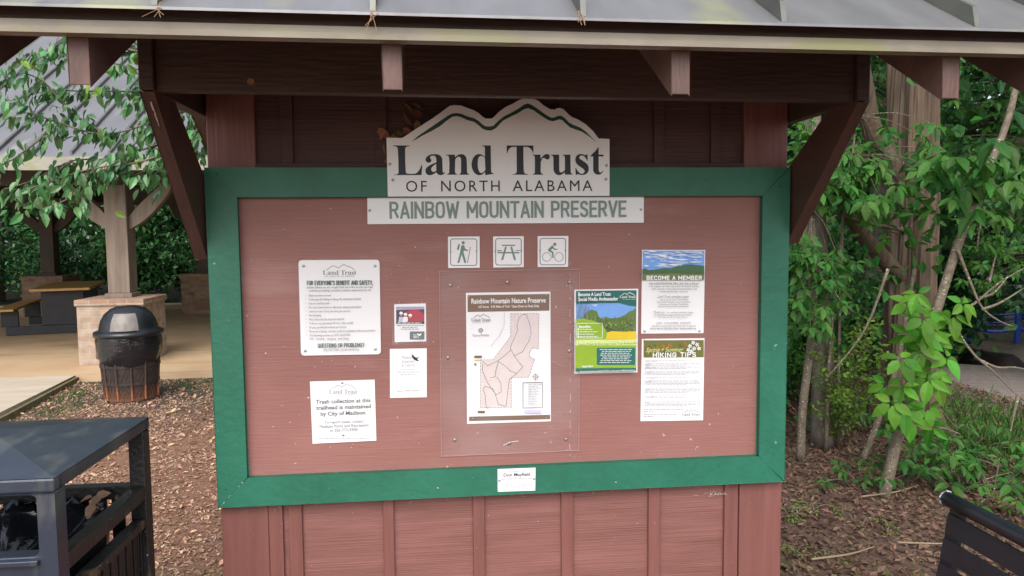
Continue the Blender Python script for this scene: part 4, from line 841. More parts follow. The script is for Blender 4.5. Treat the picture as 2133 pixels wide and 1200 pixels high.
# ------------------------------------------------------------------ pavilion
PV = empty('picnic_pavilion', (-6, 10.5, 0), 'timber picnic pavilion with brick piers and metal roof on the left', 'pavilion')
def pier(x0, y0, w_, m1, m2, nm='pier'):
    p = MB().box(x0, x0 + w_, y0, y0 + w_, .08, .80).build(nm, m1, PV)
    MB().box(x0 - .02, x0 + w_ + .02, y0 - .02, y0 + w_ + .02, .8005, .875).build('pier_cap', m2, p, bevel=.006)
    return p
def pav_post(cx, cy, Mt, Mb):
    p = MB().box(cx - .13, cx + .13, cy - .13, cy + .13, .93, 2.27).build('post', Mt, PV, bevel=.008)
    MB().box(cx - .16, cx + .16, cy - .16, cy + .16, .8755, .9295).build('post_base', M_cedarpost if Mt is M_cedarpost else Mb, p, bevel=.006)
    for sg in (-1, 1):
        pts = [(cx + sg * (.125 + .42 * q), cy - .02, 1.78 + .49 * (q ** .8)) for q in np.linspace(0, 1, 9)]
        mb = MB(); V = []
        for (x, y, z0) in pts:
            V.append((x, z0))
        low = [(cx + sg * (.125 + .42 * q + .11 * (1 - q)* 1), 1.78 - .0 + .49 * q ** 1.35 - .12 * (1 - abs(2 * q - 1)) * .3) for q in np.linspace(0, 1, 9)]
        outl = [(cx + sg * .131, 1.72), (cx + sg * .131, 1.88)] + [(cx + sg * (.131 + .40 * q), 1.88 + .39 * q ** .85) for q in (.2, .4, .6, .8, 1)] + [(cx + sg * .66, 2.27)] + [(cx + sg * (.17 + .49 * q), 1.76 + .47 * q ** 1.5) for q in (.9, .7, .5, .3, .15)]
        mb.prism(outl, 1, cy - .055, cy + .055).build('brace', Mb, p, bevel=.006)
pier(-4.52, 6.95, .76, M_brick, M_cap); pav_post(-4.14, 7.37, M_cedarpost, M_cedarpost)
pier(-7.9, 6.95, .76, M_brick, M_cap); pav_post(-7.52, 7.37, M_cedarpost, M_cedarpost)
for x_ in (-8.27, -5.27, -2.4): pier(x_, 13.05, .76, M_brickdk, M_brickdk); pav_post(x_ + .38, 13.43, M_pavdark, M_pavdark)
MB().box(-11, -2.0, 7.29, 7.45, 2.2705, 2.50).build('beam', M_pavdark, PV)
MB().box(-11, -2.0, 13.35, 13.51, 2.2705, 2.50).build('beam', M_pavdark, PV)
for x_ in (-8.9, -6.6, -4.3, -2.2): MB().box(x_ - .06, x_ + .06, 7.4505, 13.3495, 2.29, 2.5).build('tie_beam', M_pavdark, PV)
ps = .60
mb = MB()
for sg in (1, -1):
    f = lambda y: y if sg > 0 else 20.8 - y
    mb.prism([(f(6.55), 2.50), (f(10.39), 2.50 + 3.84 * ps), (f(10.39), 2.55 + 3.84 * ps), (f(6.55), 2.55)], 0, -11.4, -1.7)
pr = mb.build('roof', mat('grey_metal_roof', (.13, .128, .138), .55, col2=(.185, .182, .195), scale=(1.5, .6, 1), metal=.2, patch=(.30, .29, .27), patch_thr=.6, patch_scale=(3, .6, 1)), PV)
for x_ in np.arange(-11.3, -1.7, .41):
    mb = MB()
    for sg in (1, -1):
        f = lambda y: y if sg > 0 else 20.8 - y
        mb.prism([(f(6.56), 2.5565), (f(10.38), 2.5565 + 3.82 * ps), (f(10.38), 2.60 + 3.82 * ps), (f(6.56), 2.60)], 0, x_, x_ + .028)
    mb.build('roof_seam', mat('dark_seam', (.09, .09, .09), .6, .2), pr)
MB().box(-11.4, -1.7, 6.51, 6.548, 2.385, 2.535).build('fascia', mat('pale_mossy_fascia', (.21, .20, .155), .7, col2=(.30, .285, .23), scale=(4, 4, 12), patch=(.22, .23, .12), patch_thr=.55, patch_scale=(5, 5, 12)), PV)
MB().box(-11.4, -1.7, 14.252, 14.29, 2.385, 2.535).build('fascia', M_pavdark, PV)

# ------------------------------------------------------------------ picnic table under the pavilion
PT = empty('picnic_table', (-6.2, 10.2, .08), 'tan topped picnic table with black end frames under the pavilion', 'picnic table')
ca, sa = math.cos(R(16)), math.sin(R(16))
def TW(p): return (-6.2 + p[0] * ca - p[1] * sa, 10.2 + p[0] * sa + p[1] * ca, .08 + p[2])
MB().box(-.42, .42, -.15, 1.95, .70, .74).map(TW).build('tabletop', M_tabletop, PT, bevel=.006)
for sx in (-1, 1):
    MB().box(*sorted((sx * .64, sx * .91)), -.15, 1.95, .40, .437).map(TW).build('bench_seat', M_tabletop, PT, bevel=.006)
for y_ in (0.05, 1.70):
    mb = MB().box(-.80, .80, y_, y_ + .06, .0, .14).box(-.30, .30, y_ + .001, y_ + .059, .1405, .699).box(-.86, -.62, y_ + .001, y_ + .059, .1405, .399).box(.62, .86, y_ + .001, y_ + .059, .1405, .399)
    mb.map(TW).build('end_frame', mat('black_recycled_plastic', (.018, .018, .022), .55, .3), PT, bevel=.008)

# ------------------------------------------------------------------ blue rail and the person on the path beyond it
def gz(px, py): return at(px, py, z=-1.35)
BR = empty('rail_barrier', tuple(gz(2070, 714)), 'blue painted post barrier with sagging rails beyond the trees', 'barrier')
bp_ = [np.array(gz(2020, 712)), np.array(gz(2118, 716))]; d_ = bp_[1] - bp_[0]
posts = [bp_[0] + d_ * k for k in (0, 1, 2)]
for p in posts:
    mb = MB().tube([(p[0], p[1], p[2] - .1), (p[0], p[1], p[2] + .93)], .075, 10); o = mb.build('post', M_blue, BR)
    MB().lathe([(.06, .931), (.055, .965), (.0001, .975)], 10, (p[0], p[1])).map(lambda v: (v[0], v[1], v[2] + p[2])).build('post_cap', mat('pale_cap', (.55, .55, .6), .5), BR)
for h_, sag, r_ in ((.80, .06, .014), (.72, .06, .014), (.60, .07, .014), (.54, .08, .012), (.40, .11, .045)):
    for a_, b2 in zip(posts, posts[1:]): MB().tube([a_ + (b2 - a_) * q + np.array((0, 0, h_ - sag * 4 * q * (1 - q))) for q in np.linspace(0, 1, 11)], r_, 6).build('rail', M_blue, BR)

def skin_figure(name, joints, edges, mat_, parent, sub=2):
    me = bpy.data.meshes.new(name); me.from_pydata([j[0] for j in joints], edges, []); me.update()
    o = bpy.data.objects.new(name, me); C.objects.link(o); me.materials.append(mat_); o.parent = parent
    m1 = o.modifiers.new('skin', 'SKIN'); m2 = o.modifiers.new('sub', 'SUBSURF'); m2.levels = sub; m2.render_levels = sub
    for i, j in enumerate(joints): me.skin_vertices[0].data[i].radius = (j[1], j[1]); me.skin_vertices[0].data[i].use_root = (i == 0)
    for p in me.polygons: p.use_smooth = True
    return o
pp = gz(1967, 716)
PE = empty('person', tuple(pp), 'person in light blue top and grey trousers crouching on the far path', 'person')
J = [((0, 0, .30), .13), ((0, .02, .48), .13), ((0, .0, .62), .14), ((0, -.03, .73), .055), ((0, -.05, .84), .095), ((0, -.05, .93), .07),
     ((.17, 0, .64), .055), ((.24, -.12, .45), .045), ((.14, -.28, .40), .036), ((.10, -.33, .40), .03), ((-.17, 0, .64), .055), ((-.24, -.12, .45), .045), ((-.14, -.28, .40), .036), ((-.10, -.33, .40), .03),
     ((.11, -.02, .28), .09), ((.15, -.36, .40), .07), ((.14, -.26, .08), .05), ((.14, -.36, .03), .04), ((-.11, -.02, .28), .09), ((-.15, -.36, .40), .07), ((-.14, -.26, .08), .05), ((-.14, -.36, .03), .04)]
Ed = [(0, 1), (1, 2), (2, 3), (3, 4), (4, 5), (2, 6), (6, 7), (7, 8), (8, 9), (2, 10), (10, 11), (11, 12), (12, 13), (0, 14), (14, 15), (15, 16), (16, 17), (0, 18), (18, 19), (19, 20), (20, 21)]
skin_figure('body', J, Ed, mat('skin', (.45, .27, .2), .6), PE)
grow = lambda ids, g: ([(J[i][0], J[i][1] + g) for i in ids])
skin_figure('shirt', grow((0, 1, 2, 6, 7, 10, 11), .016), [(0, 1), (1, 2), (2, 3), (3, 4), (2, 5), (5, 6)], mat('light_blue_cloth', (.38, .52, .75), .8), PE)
skin_figure('trousers', grow((0, 14, 15, 16, 18, 19, 20), .018), [(0, 1), (1, 2), (2, 3), (0, 4), (4, 5), (5, 6)], mat('grey_cloth', (.33, .32, .34), .8), PE)
MB().lathe([(.098, -.02), (.10, .03), (.08, .075), (.04, .095), (.0001, .10)], 16).build('cap', mat('pale_blue_cap', (.45, .6, .82), .7), PE, loc=(0, -.05, .88), smooth=True)

# ------------------------------------------------------------------ vegetation
def ptube(pts, r0, r1, n=8, **k): return MB().tube(pts, list(np.linspace(r0, r1, len(pts))), n, **k)
def smooth_path(pts, n=4):
    pts = [np.array(p, float) for p in pts]; out = []
    for i in range(len(pts) - 1):
        p0, p1, p2, p3 = pts[max(i - 1, 0)], pts[i], pts[i + 1], pts[min(i + 2, len(pts) - 1)]
        for t in np.linspace(0, 1, n, endpoint=False):
            out.append(.5 * ((2 * p1) + (-p0 + p2) * t + (2 * p0 - 5 * p1 + 4 * p2 - p3) * t * t + (-p0 + 3 * p1 - 3 * p2 + p3) * t ** 3))
    return out + [pts[-1]]
def palmate(centres, normals, size, k=5, droop=.25, wr=.42):
    """whorls of leaflets that radiate from one point"""
    P, D, Nn, L, W = [], [], [], [], []
    for c, nn, s0 in zip(centres, normals, np.broadcast_to(size, len(centres))):
        nn = unit(np.array(nn, float)); a = unit(np.cross(nn, rng.normal(0, 1, 3))); b2 = np.cross(nn, a)
        hang = -np.array([0, 0, 1.]); a0 = math.atan2(hang @ b2, hang @ a)
        for i in range(k):
            th = a0 + (i - (k - 1) / 2) * 1.12 + rng.normal(0, .12); d = a * math.cos(th) + b2 * math.sin(th)
            d = d - nn * 0 + np.array([0, 0, -droop]) + rng.normal(0, .08, 3); f = 1 - .16 * abs(i - (k - 1) / 2)
            P.append(np.array(c) + d * .012); D.append(d); Nn.append(nn + rng.normal(0, .2, 3)); L.append(s0 * f * rng.uniform(.85, 1.1)); W.append(s0 * f * wr)
    return P, D, Nn, np.array(L), np.array(W)
toCam = lambda p: unit(CP - np.array(p))

# --- drooping-leaved tree between kiosk and pavilion
DT = empty('young_tree', (-.62, 3.7, 0), 'young tree with drooping leafy boughs hanging before the pavilion roof', 'tree')
trunk = ptube(smooth_path([(-.62, 3.7, 0), (-.6, 3.72, 1.0), (-.66, 3.66, 2.0), (-.7, 3.6, 3.0), (-.75, 3.6, 4.2)]), .07, .03, 10)
BR_ = [[(440, 215, 3.4), (330, 250, 3.3), (220, 280, 3.2), (120, 255, 3.1), (60, 235, 3.0), (10, 250, 3.0)], [(440, 250, 3.6), (330, 300, 3.5), (230, 330, 3.4), (150, 335, 3.3), (70, 375, 3.2), (5, 395, 3.2)],
       [(435, 180, 3.6), (340, 160, 3.5), (250, 135, 3.4), (150, 118, 3.3), (60, 112, 3.2)], [(440, 280, 3.2), (300, 335, 3.1), (200, 350, 3.0), (120, 372, 3.0), (45, 400, 2.9)],
       [(330, 250, 3.3), (280, 300, 3.2), (245, 350, 3.1), (225, 385, 3.0)], [(260, 325, 3.4), (200, 370, 3.2), (140, 415, 3.0), (90, 435, 2.9)], [(150, 335, 3.3), (105, 370, 3.2), (70, 415, 3.1), (38, 432, 3.0)],
       [(435, 320, 3.8), (370, 330, 3.7), (320, 365, 3.6), (300, 385, 3.5)], [(220, 280, 3.2), (150, 235, 3.2), (90, 170, 3.1), (40, 150, 3.0)], [(440, 110, 3.8), (380, 150, 3.7), (320, 200, 3.6), (250, 225, 3.5)],
       [(120, 255, 3.1), (70, 300, 3.0), (30, 330, 3.0), (0, 345, 2.9)], [(340, 160, 3.5), (300, 110, 3.5), (280, 60, 3.5)], [(440, 235, 4.2), (420, 240, 4.2), (405, 262, 4.2), (398, 290, 4.2)], [(330, 300, 3.5), (345, 345, 3.5), (330, 380, 3.4)],
       [(200, 350, 3.0), (165, 395, 3.0), (185, 430, 2.95)], [(60, 112, 3.2), (20, 150, 3.2), (0, 190, 3.2)], [(440, 140, 3.9), (350, 190, 3.8), (260, 190, 3.7), (180, 190, 3.6), (100, 190, 3.5), (20, 210, 3.4)], [(300, 110, 3.5), (200, 90, 3.4), (130, 85, 3.3), (80, 140, 3.3)], [(435, 160, 3.3), (390, 200, 3.3), (350, 240, 3.3), (300, 260, 3.2)], [(430, 230, 3.3), (390, 300, 3.3), (310, 350, 3.2), (270, 370, 3.2)]]
P, D, Nn, L = [], [], [], []
br = MB()
for bi, b_ in enumerate(BR_):
    pts = smooth_path([at(px, py, y=yy) for px, py, yy in b_], 5)
    if b_[0][0] >= 430: pts = smooth_path([(-.68, 3.62, 2.0 + .05 * bi), (np.array((-.68, 3.62, 2.1)) + pts[0]) / 2 + (0, .05, .15)] + [pts[0]], 5)[:-1] + pts
    br.tube(pts, list(np.linspace(.012, .003, len(pts))), 5)
    for i in range(1, len(pts)):
        seg = pts[i] - pts[i - 1]; ln = np.linalg.norm(seg)
        if pts[i][0] > -1.0: continue
        for _ in range(max(1, int(ln / .0095))):
            q = pts[i - 1] + seg * rng.uniform(); side = rng.normal(0, 1, 3) * (1, 1, .25)
            P.append(q + rng.normal(0, .035, 3)); D.append(unit(side) * .6 + (0, 0, -rng.uniform(.4, 1.3)) + seg / ln * .4); Nn.append(rng.normal(0, .5, 3) + (0, -.4, .9)); L.append(rng.uniform(.05, .115))
trunk.add(br.v, br.f); trunk.build('trunk', M_bark2, DT, smooth=True)
L = np.array(L)
link('foliage', leaf_mesh('foliage', P, D, Nn, L, L * .46, T_BIG), M_leafdog, DT)

P = [at(*q, y=3.15) for q in ((178, 190), (190, 172), (205, 182), (215, 190), (150, 150), (60, 130), (45, 125), (75, 120), (285, 110), (275, 120), (265, 135), (290, 330), (240, 440), (105, 385))]
link('young_leaves', leaf_mesh('young_leaves', P, rnd(len(P)) * (.7, .7, .3) - (0, 0, .8), rnd(len(P), .5) + (0, -.8, .5), .095, .045, T_BIG), M_leaflime, DT)
# --- old cedar on the right
CT = empty('cedar_tree', (3.6, 3.2, 0), 'old cedar with thick shaggy brown trunk and stub limbs right of kiosk', 'tree')
pts = smooth_path([(3.62, 3.2, -.05), (3.61, 3.2, .25), (3.6, 3.2, .8), (3.6, 3.2, 1.6), (3.58, 3.2, 2.6), (3.6, 3.25, 4.0), (3.7, 3.3, 7.5)], 6)
rad = np.interp([p[2] for p in pts], [-.1, .1, .35, .8, 2.8, 7.5], [.31, .25, .20, .18, .16, .09])
mb = MB().tube(pts, list(rad), 96, lobes=5, lobe_amp=.11)
def shag(p):
    a = math.atan2(p[1] - 3.2, p[0] - 3.6); q = 1 + .035 * math.sin(17 * a + 1.3 * p[2] + math.sin(p[2] * 3)) + .03 * math.sin(29 * a - 2.1 * p[2]) + .02 * math.sin(43 * a + 5 * math.sin(p[2] * 1.7)) + .03 * math.sin(p[2] * 4 + 3 * a)
    return (3.6 + (p[0] - 3.6) * q, 3.2 + (p[1] - 3.2) * q, p[2])
mb.map(shag).build('trunk', M_bark, CT)
for pl, r0, r1 in (([(1880, 395, 3.25), (1845, 330, 3.1), (1815, 270, 3.0), (1800, 190, 2.9), (1790, 120, 2.8)], .085, .06), ([(1885, 590, 3.2), (1845, 545, 3.05), (1805, 500, 2.95), (1765, 440, 2.8), (1745, 395, 2.7)], .07, .045), ([(1930, 420, 3.2), (2000, 360, 3.0), (2080, 330, 2.9)], .02, .008), ([(1885, 480, 3.1), (1790, 460, 2.8), (1730, 440, 2.6)], .018, .006)):
    MB().tube(smooth_path([at(px, py, y=yy) for px, py, yy in pl]), list(np.linspace(r0, r1, (len(pl) - 1) * 4 + 1)), 14, lobes=3, lobe_amp=.06).build('limb', M_bark, CT, smooth=True)
P = []
for _ in range(60):
    a = rng.uniform(0, 6.28); c = np.array((3.7, 3.3, rng.uniform(3.6, 7.5))) + np.array((math.cos(a), math.sin(a), 0)) * rng.uniform(.4, 2.2); P += list(c + rnd(60, .28) * (1, 1, .6))
P = np.array(P); link('foliage', leaf_mesh('foliage', P, rnd(len(P)) - (0, 0, .3), rnd(len(P), .5) + (0, 0, 1), .11, .045), M_leafmid, CT)

# --- leaning sapling with bright whorls in front of the cedar
SP = empty('sapling', tuple(at(1840, 1035, z=0)), 'thin leaning sapling with bright five-part leaves in front of the cedar', 'sapling')
yv = lambda p: 1.70 + .15 * (1035 - p[1]) / 640
pl = [(1840, 1040), (1862, 940), (1888, 850), (1912, 765), (1938, 690), (1962, 612), (1992, 520), (2018, 450), (2042, 385), (2085, 290), (2112, 200), (2125, 110)]
MB().tube(smooth_path([at(x, y, y=yv((x, y))) for x, y in pl]), list(np.linspace(.036, .018, 45)), 10).build('trunk', M_twig, SP, smooth=True)
tw = MB()
for pl in ([(1945, 668, 1.75), (1985, 680, 1.70), (2010, 715, 1.66), (2035, 745, 1.62), (2070, 775, 1.6), (2110, 815, 1.58), (2140, 840, 1.55)], [(1995, 520, 1.78), (2020, 585, 1.75), (2045, 640, 1.72), (2080, 668, 1.7), (2110, 680, 1.7)],
           [(2045, 645, 1.72), (2085, 630, 1.7), (2133, 600, 1.68)], [(1990, 655, 1.8), (2030, 632, 1.85), (2080, 590, 1.9), (2140, 555, 1.9)], [(2030, 745, 1.64), (2075, 765, 1.62), (2110, 765, 1.6), (2140, 770, 1.6)], [(2060, 590, 1.9), (2068, 555, 1.9), (2075, 530, 1.9)], [(2040, 620, 1.88), (2070, 610, 1.88), (2100, 575, 1.88)],
           [(2120, 825, 1.57), (2110, 870, 1.56), (2105, 900, 1.55)], [(1870, 905, 1.72), (1950, 890, 1.66), (2000, 905, 1.6)], [(1930, 700, 1.74), (1900, 760, 1.7), (1880, 820, 1.68)], [(2050, 430, 1.8), (2040, 480, 1.78), (2035, 520, 1.78)], [(1850, 560, 1.85), (1800, 690, 1.9), (1720, 790, 1.95)]):
    q = smooth_path([at(*p[:2], y=p[2]) for p in pl]); tw.tube(q, list(np.linspace(.011, .0035, len(q))), 6)
tw.build('branches', M_twig, SP, smooth=True)
cs = [(1905, 612), (1942, 640), (1985, 655), (2010, 635), (1893, 690), (1938, 690), (1882, 742), (1930, 728), (1948, 765), (1965, 748), (1850, 800), (1905, 790), (1955, 800), (1880, 850), (1925, 850), (1852, 845), (1900, 872), (1915, 660), (1968, 680), (1930, 795), (1870, 800), (1940, 890), (1958, 700), (1918, 700), (1890, 640)]
cen = [at(x + rng.normal(0, 4), y + rng.normal(0, 4), y=1.58 + rng.normal(0, .05)) for x, y in cs]
a_ = palmate(cen, [toCam(c) + rng.normal(0, .3, 3) + (0, 0, .35) for c in cen], rng.uniform(.11, .15, len(cen)), 5, .15, .5)
link('bright_leaves', leaf_mesh('bright_leaves', *a_, T_BIG), M_leafbright, SP)
cen = []
for _ in range(46):
    x, y = rng.uniform(1930, 2133), rng.uniform(290, 450)
    if abs(y - 360) > 30 + (x - 1930) * .45: continue
    cen.append(at(x, y, y=1.85 + rng.normal(0, .18)))
a_ = palmate(cen, [rng.normal(0, .35, 3) + (0, -.4, 1) for c in cen], rng.uniform(.13, .19, len(cen)), 5, .55, .40)
link('crown', leaf_mesh('crown', *a_, T_BIG), M_leafmid, SP)

# --- understory leaves between kiosk and cedar
def bough(name, label, boxes, y0, n, size, M, k=5, normal=(0, -.5, 1), droop=.4, wr=.45, cat='sapling', stem=None, ysd=.2, group=None):
    cen = []
    for _ in range(n):
        x0, x1, yy0, yy1 = boxes[rng.integers(len(boxes))]; cen.append(at(rng.uniform(x0, x1), rng.uniform(yy0, yy1), y=y0 + rng.normal(0, ysd)))
    base = np.mean(cen, axis=0); root = at(stem[0], stem[1], z=0) if stem else np.array((base[0], base[1], 0))
    t = empty(name, tuple(root), label, cat, group); mb = MB(); top = np.array((root[0], root[1], max(c[2] for c in cen) + .05)); top[:2] += (base[:2] - root[:2]) * .6
    q = smooth_path([root, root * .6 + top * .4 + rng.normal(0, .03, 3), top]); mb.tube(q, list(np.linspace(.016, .006, len(q))), 7)
    for c in cen[::2]:
        j = q[int(np.clip(np.searchsorted([p[2] for p in q], c[2] - .08), 1, len(q) - 1))]; mb.tube(smooth_path([j, (j + c) / 2 + (0, 0, .05), c], 3), list(np.linspace(.0035, .0012, 7)), 5)
    mb.build('stem', M_twig, t, smooth=True)
    a_ = palmate(cen, [np.array(normal) + rng.normal(0, .35, 3) for c in cen], rng.uniform(.8, 1.2, len(cen)) * size, k, droop, wr)
    link('foliage', leaf_mesh('foliage', *a_, T_BIG), M, t); return t
bough('understory_sapling', 'sapling with mid-green leaf sprays across the upper cedar trunk', [(1690, 1990, 255, 400), (1750, 1950, 330, 440), (1700, 1840, 300, 430)], 2.35, 120, .11, M_leafmid, stem=(1720, 945))
bough('understory_sapling', 'sapling with layered leaves beside the kiosk right brace', [(1650, 1790, 545, 640), (1660, 1760, 520, 600), (1648, 1720, 590, 690), (1650, 1700, 240, 340), (1650, 1690, 480, 560)], 2.3, 150, .085, M_leafmid, stem=(1668, 955))
bough('understory_sapling', 'tall sapling with fine dense leaves filling the gap between kiosk and cedar', [(1645, 1900, 240, 480), (1650, 1880, 480, 700), (1640, 1760, 560, 780), (1780, 1900, 120, 260)], 3.9, 260, .085, M_leafmid, stem=(1745, 880), ysd=.35)
bough('understory_sapling', 'sapling spreading light leaves behind the leaning stem at the right edge', [(1950, 2133, 130, 300), (1960, 2133, 300, 520), (2000, 2133, 480, 600)], 4.6, 170, .10, M_leafmid, stem=(2230, 800), ysd=.4)
P, D, Nn, Lf = [], [], [], []
LS = empty('lime_shrub', tuple(at(1745, 930, z=0)), 'shrub of tiny lime green leaves left of the cedar foot', 'shrub')
mb = MB(); root = at(1745, 930, z=0)
for _ in range(26):
    e = at(rng.uniform(1680, 1850), rng.uniform(650, 860), y=2.45 + rng.normal(0, .12)); q = smooth_path([root, (root + e) / 2 + (0, 0, .1), e], 6); mb.tube(q, list(np.linspace(.006, .0018, len(q))), 5)
    for p in q[3:]:
        for _ in range(5): P.append(p + rng.normal(0, .03, 3)); D.append(rng.normal(0, 1, 3) * (1, 1, .4)); Nn.append(rng.normal(0, .4, 3) + (0, -.5, 1)); Lf.append(rng.uniform(.025, .045))
mb.build('stem', M_twig, LS); Lf = np.array(Lf); link('foliage', leaf_mesh('foliage', P, D, Nn, Lf, Lf * .55, T_BIG), M_leaflime, LS)
# second trunks at the wood edge
for lab, pl, r0, r1, M_ in (('slim grey trunk close beside the kiosk right post', [(1668, 962), (1672, 850), (1690, 700), (1695, 560), (1690, 400), (1700, 200), (1700, 60)], .03, .02, M_twig), ('rough barked grey trunk half hidden behind leaves beside kiosk', [(1712, 930), (1715, 760), (1706, 600), (1700, 480), (1690, 250), (1690, 60)], .085, .06, M_bark2), ('short leaning stem beside the leaning sapling foot', [(1795, 965), (1820, 900), (1845, 830), (1862, 780), (1880, 700), (1905, 560)], .024, .012, M_twig)):
    b0 = at(*pl[0], z=0); t = empty('thin_tree', tuple(b0), lab, 'tree')
    q = smooth_path([at(x, y, y=b0[1]) for x, y in pl]); MB().tube(q, list(np.linspace(r0, r1, len(q))), 10, lobes=3, lobe_amp=.06).build('trunk', M_, t, smooth=True)
    e = q[-1]; P = e + rnd(160, .3) + (0, 0, .3); link('crown', leaf_mesh('crown', P, rnd(160), rnd(160, .4) + (0, 0, 1), .1, .055), M_leafmid, t)

# --- low leafy plants on the leaf litter
def herb(px, py, n, size, M, label, h=.16, spread=.16, cat='plant', group=None):
    b0 = at(px, py, z=0); t = empty('leafy_plant', tuple(b0), label, cat, group); mb = MB(); cen = []
    for _ in range(n):
        c = b0 + np.array((rng.normal(0, spread), rng.normal(0, spread), h * rng.uniform(.4, 1.25))); cen.append(c); mb.tube(smooth_path([b0 + rng.normal(0, .02, 3) * (1, 1, 0), (b0 + c) / 2 + (0, 0, .02), c], 3), [.003] * 7, 4)
    mb.build('stem', M_twig, t); a_ = palmate(cen, [rng.normal(0, .25, 3) + (0, -.35, 1) for _ in cen], rng.uniform(.8, 1.2, n) * size, 5, .2, .46)
    link('leaves', leaf_mesh('leaves', *a_, T_BIG), M, t); return t
GH = 'leafy ground plants at the wood edge'
herb(1785, 1010, 9, .075, M_leafmid, 'low leafy plant alone on brown litter left of the leaning sapling', .14, .10, group=GH)
herb(1800, 900, 16, .085, M_leafmid, 'leafy plant behind the leaning sapling foot', .22, .2, group=GH)
herb(1930, 985, 20, .095, M_leafmid, 'wide leafy plant right of the leaning sapling foot', .2, .2, group=GH)
herb(1990, 1030, 16, .10, M_leafmid, 'leafy plant just behind the bench top tube end', .2, .18, group=GH)
herb(2070, 1040, 18, .10, M_leafmid, 'leafy plant above the bench back at the right edge', .22, .22, group=GH)
herb(2110, 990, 16, .09, M_leafmid, 'leafy plant at the right edge beside the grass', .2, .22, group=GH)
herb(2020, 940, 16, .08, M_leafmid, 'leafy plant between the cedar and the grass patch', .2, .25, group=GH)
herb(1945, 760, 14, .12, M_leafmid, 'leafy plant right of the cedar by the dirt path', .3, .22, group=GH)
herb(1690, 900, 16, .08, M_leafmid, 'leafy plant at the foot of the slim trunk beside kiosk', .25, .18, group=GH)
GW = 'tiny bright weeds in the leaf litter'
for px, py, nn, lb in ((1648, 1078, 10, 'tiny bright weed nearest the kiosk post'), (1690, 1062, 8, 'tiny bright weed up on the litter right of the kiosk post'), (1790, 1090, 3, 'tiny bright weed in mid litter, upper of two'), (1855, 1105, 4, 'tiny bright weed in litter left of the bench'), (1718, 1163, 4, 'tiny bright weed low down near the frame bottom'), (1655, 1160, 6, 'tiny pale weed low down against the kiosk post'), (2120, 1078, 9, 'bright weed behind the bench at the right edge')):
    herb(px, py, nn, .03 if px < 2000 else .05, M_leaflime, lb, .03 if px < 2000 else .1, .06, 'weed', GW)

# --- litter, chips and grass
def scatter(n, x0, x1, y0, y1, Lr, Wr, tilt_, keep=lambda x, y: True, up=.008):
    xy = np.array([(x, y) for x, y in zip(rng.uniform(x0, x1, n), rng.uniform(y0, y1, n)) if keep(x, y)])
    k = len(xy); zz0 = np.array([ground_z(x, y) for x, y in xy]); P = np.column_stack([xy, zz0 + rng.uniform(.003, up, k)])
    th = rng.uniform(0, 6.283, k); D = np.column_stack([np.cos(th), np.sin(th), rng.normal(0, tilt_, k)]); Nn = np.column_stack([rng.normal(0, tilt_, k), rng.normal(0, tilt_, k), np.ones(k)])
    L = rng.uniform(*Lr, k); return P, D, Nn, L, L * rng.uniform(*Wr, k)
_ph = rng.uniform(0, 6.28, 12)
def cover(x, y): return .62 + max(0, .3 - .08 * y) + .17 * sum(math.sin(x * fx + y * fy + p) for fx, fy, p in zip((3.1, -2.3, 6.7, 5.1, -9, 11.3), (2.7, 4.9, -5.2, 8.1, 7.7, 3.9), _ph))
kk = lambda x, y: not (-.97 < x < .98 and -.0 < y < .17) and not (y > 6.28) and not (x < -4.25 + .0 * y) and not (y < 6.28 and x < -4.06 - .0505 * (4.46 - y) * -1 and y < 4.5 and x < -3.5)
T_CHIP = (np.array([(0, .5, 0), (0, -.5, .02), (1, -.35, 0), (1, .4, .04), (.5, .55, .08), (.5, -.5, .06)], float), [(0, 1, 5, 4), (4, 5, 2, 3)])
def cull(a):                                   # keep what stands in front of the photographer
    P = a[0]; d = P - CP; zc = d @ CF; xc = np.abs(d @ CR) / np.maximum(zc, .01); m_ = (zc > .6) & (xc < .95)
    return [q[m_] if hasattr(q, '__len__') else q for q in a]
a_ = cull(scatter(150000, -4.3, .9, -1.2, 6.3, (.008, .025), (.25, .6), .35, lambda x, y: kk(x, y) and rng.uniform() < cover(x, y)))
kind(tag(link('wood_chips', leaf_mesh('wood_chips', *a_, T_CHIP), M_chip), 'loose tan wood chips covering the ground left of the kiosk', 'wood chips'), 'stuff')
a_ = cull(scatter(46000, .8, 5.2, -1.0, 5.0, (.015, .055), (.3, .6), .5, kk, .02))
kind(tag(link('leaf_litter', leaf_mesh('leaf_litter', *a_, T_SMALL), M_litter), 'dry brown leaf litter covering the ground right of the kiosk', 'leaf litter'), 'stuff')
a_ = cull(scatter(2600, -4.2, -.95, .5, 6.2, (.03, .06), (.35, .6), .5, kk, .015))
kind(tag(link('dry_leaf_scatter', leaf_mesh('dry_leaf_scatter', *a_, T_SMALL), mat('tan_dry_leaf', (.36, .22, .13), .8, var=.2, island=.5)), 'scattered dry leaves lying on the wood chips', 'dry leaves'), 'stuff')
def grass(nm, lab, areas, n, h, M):
    P, D, Nn, L = [], [], [], []
    for cx, cy, rx, ry in areas:
        for _ in range(n):
            x, y = rng.normal(cx, rx), rng.normal(cy, ry); P.append((x, y, ground_z(x, y))); a = rng.uniform(0, 6.28); D.append((math.cos(a) * .5, math.sin(a) * .5, 1)); Nn.append((math.cos(a), math.sin(a), -.4)); L.append(h * rng.uniform(.5, 1.3))
    L = np.array(L); o = link(nm, leaf_mesh(nm, P, D, Nn, L, .006 + L * .02, T_SMALL), M); return kind(tag(o, lab, 'grass'), 'stuff')
grass('grass', 'short green grass between the cedar and the dirt path', [(4.4, 3.2, .35, .7), (4.6, 2.2, .4, .5), (3.9, 2.5, .3, .3)], 1500, .09, M_grass)
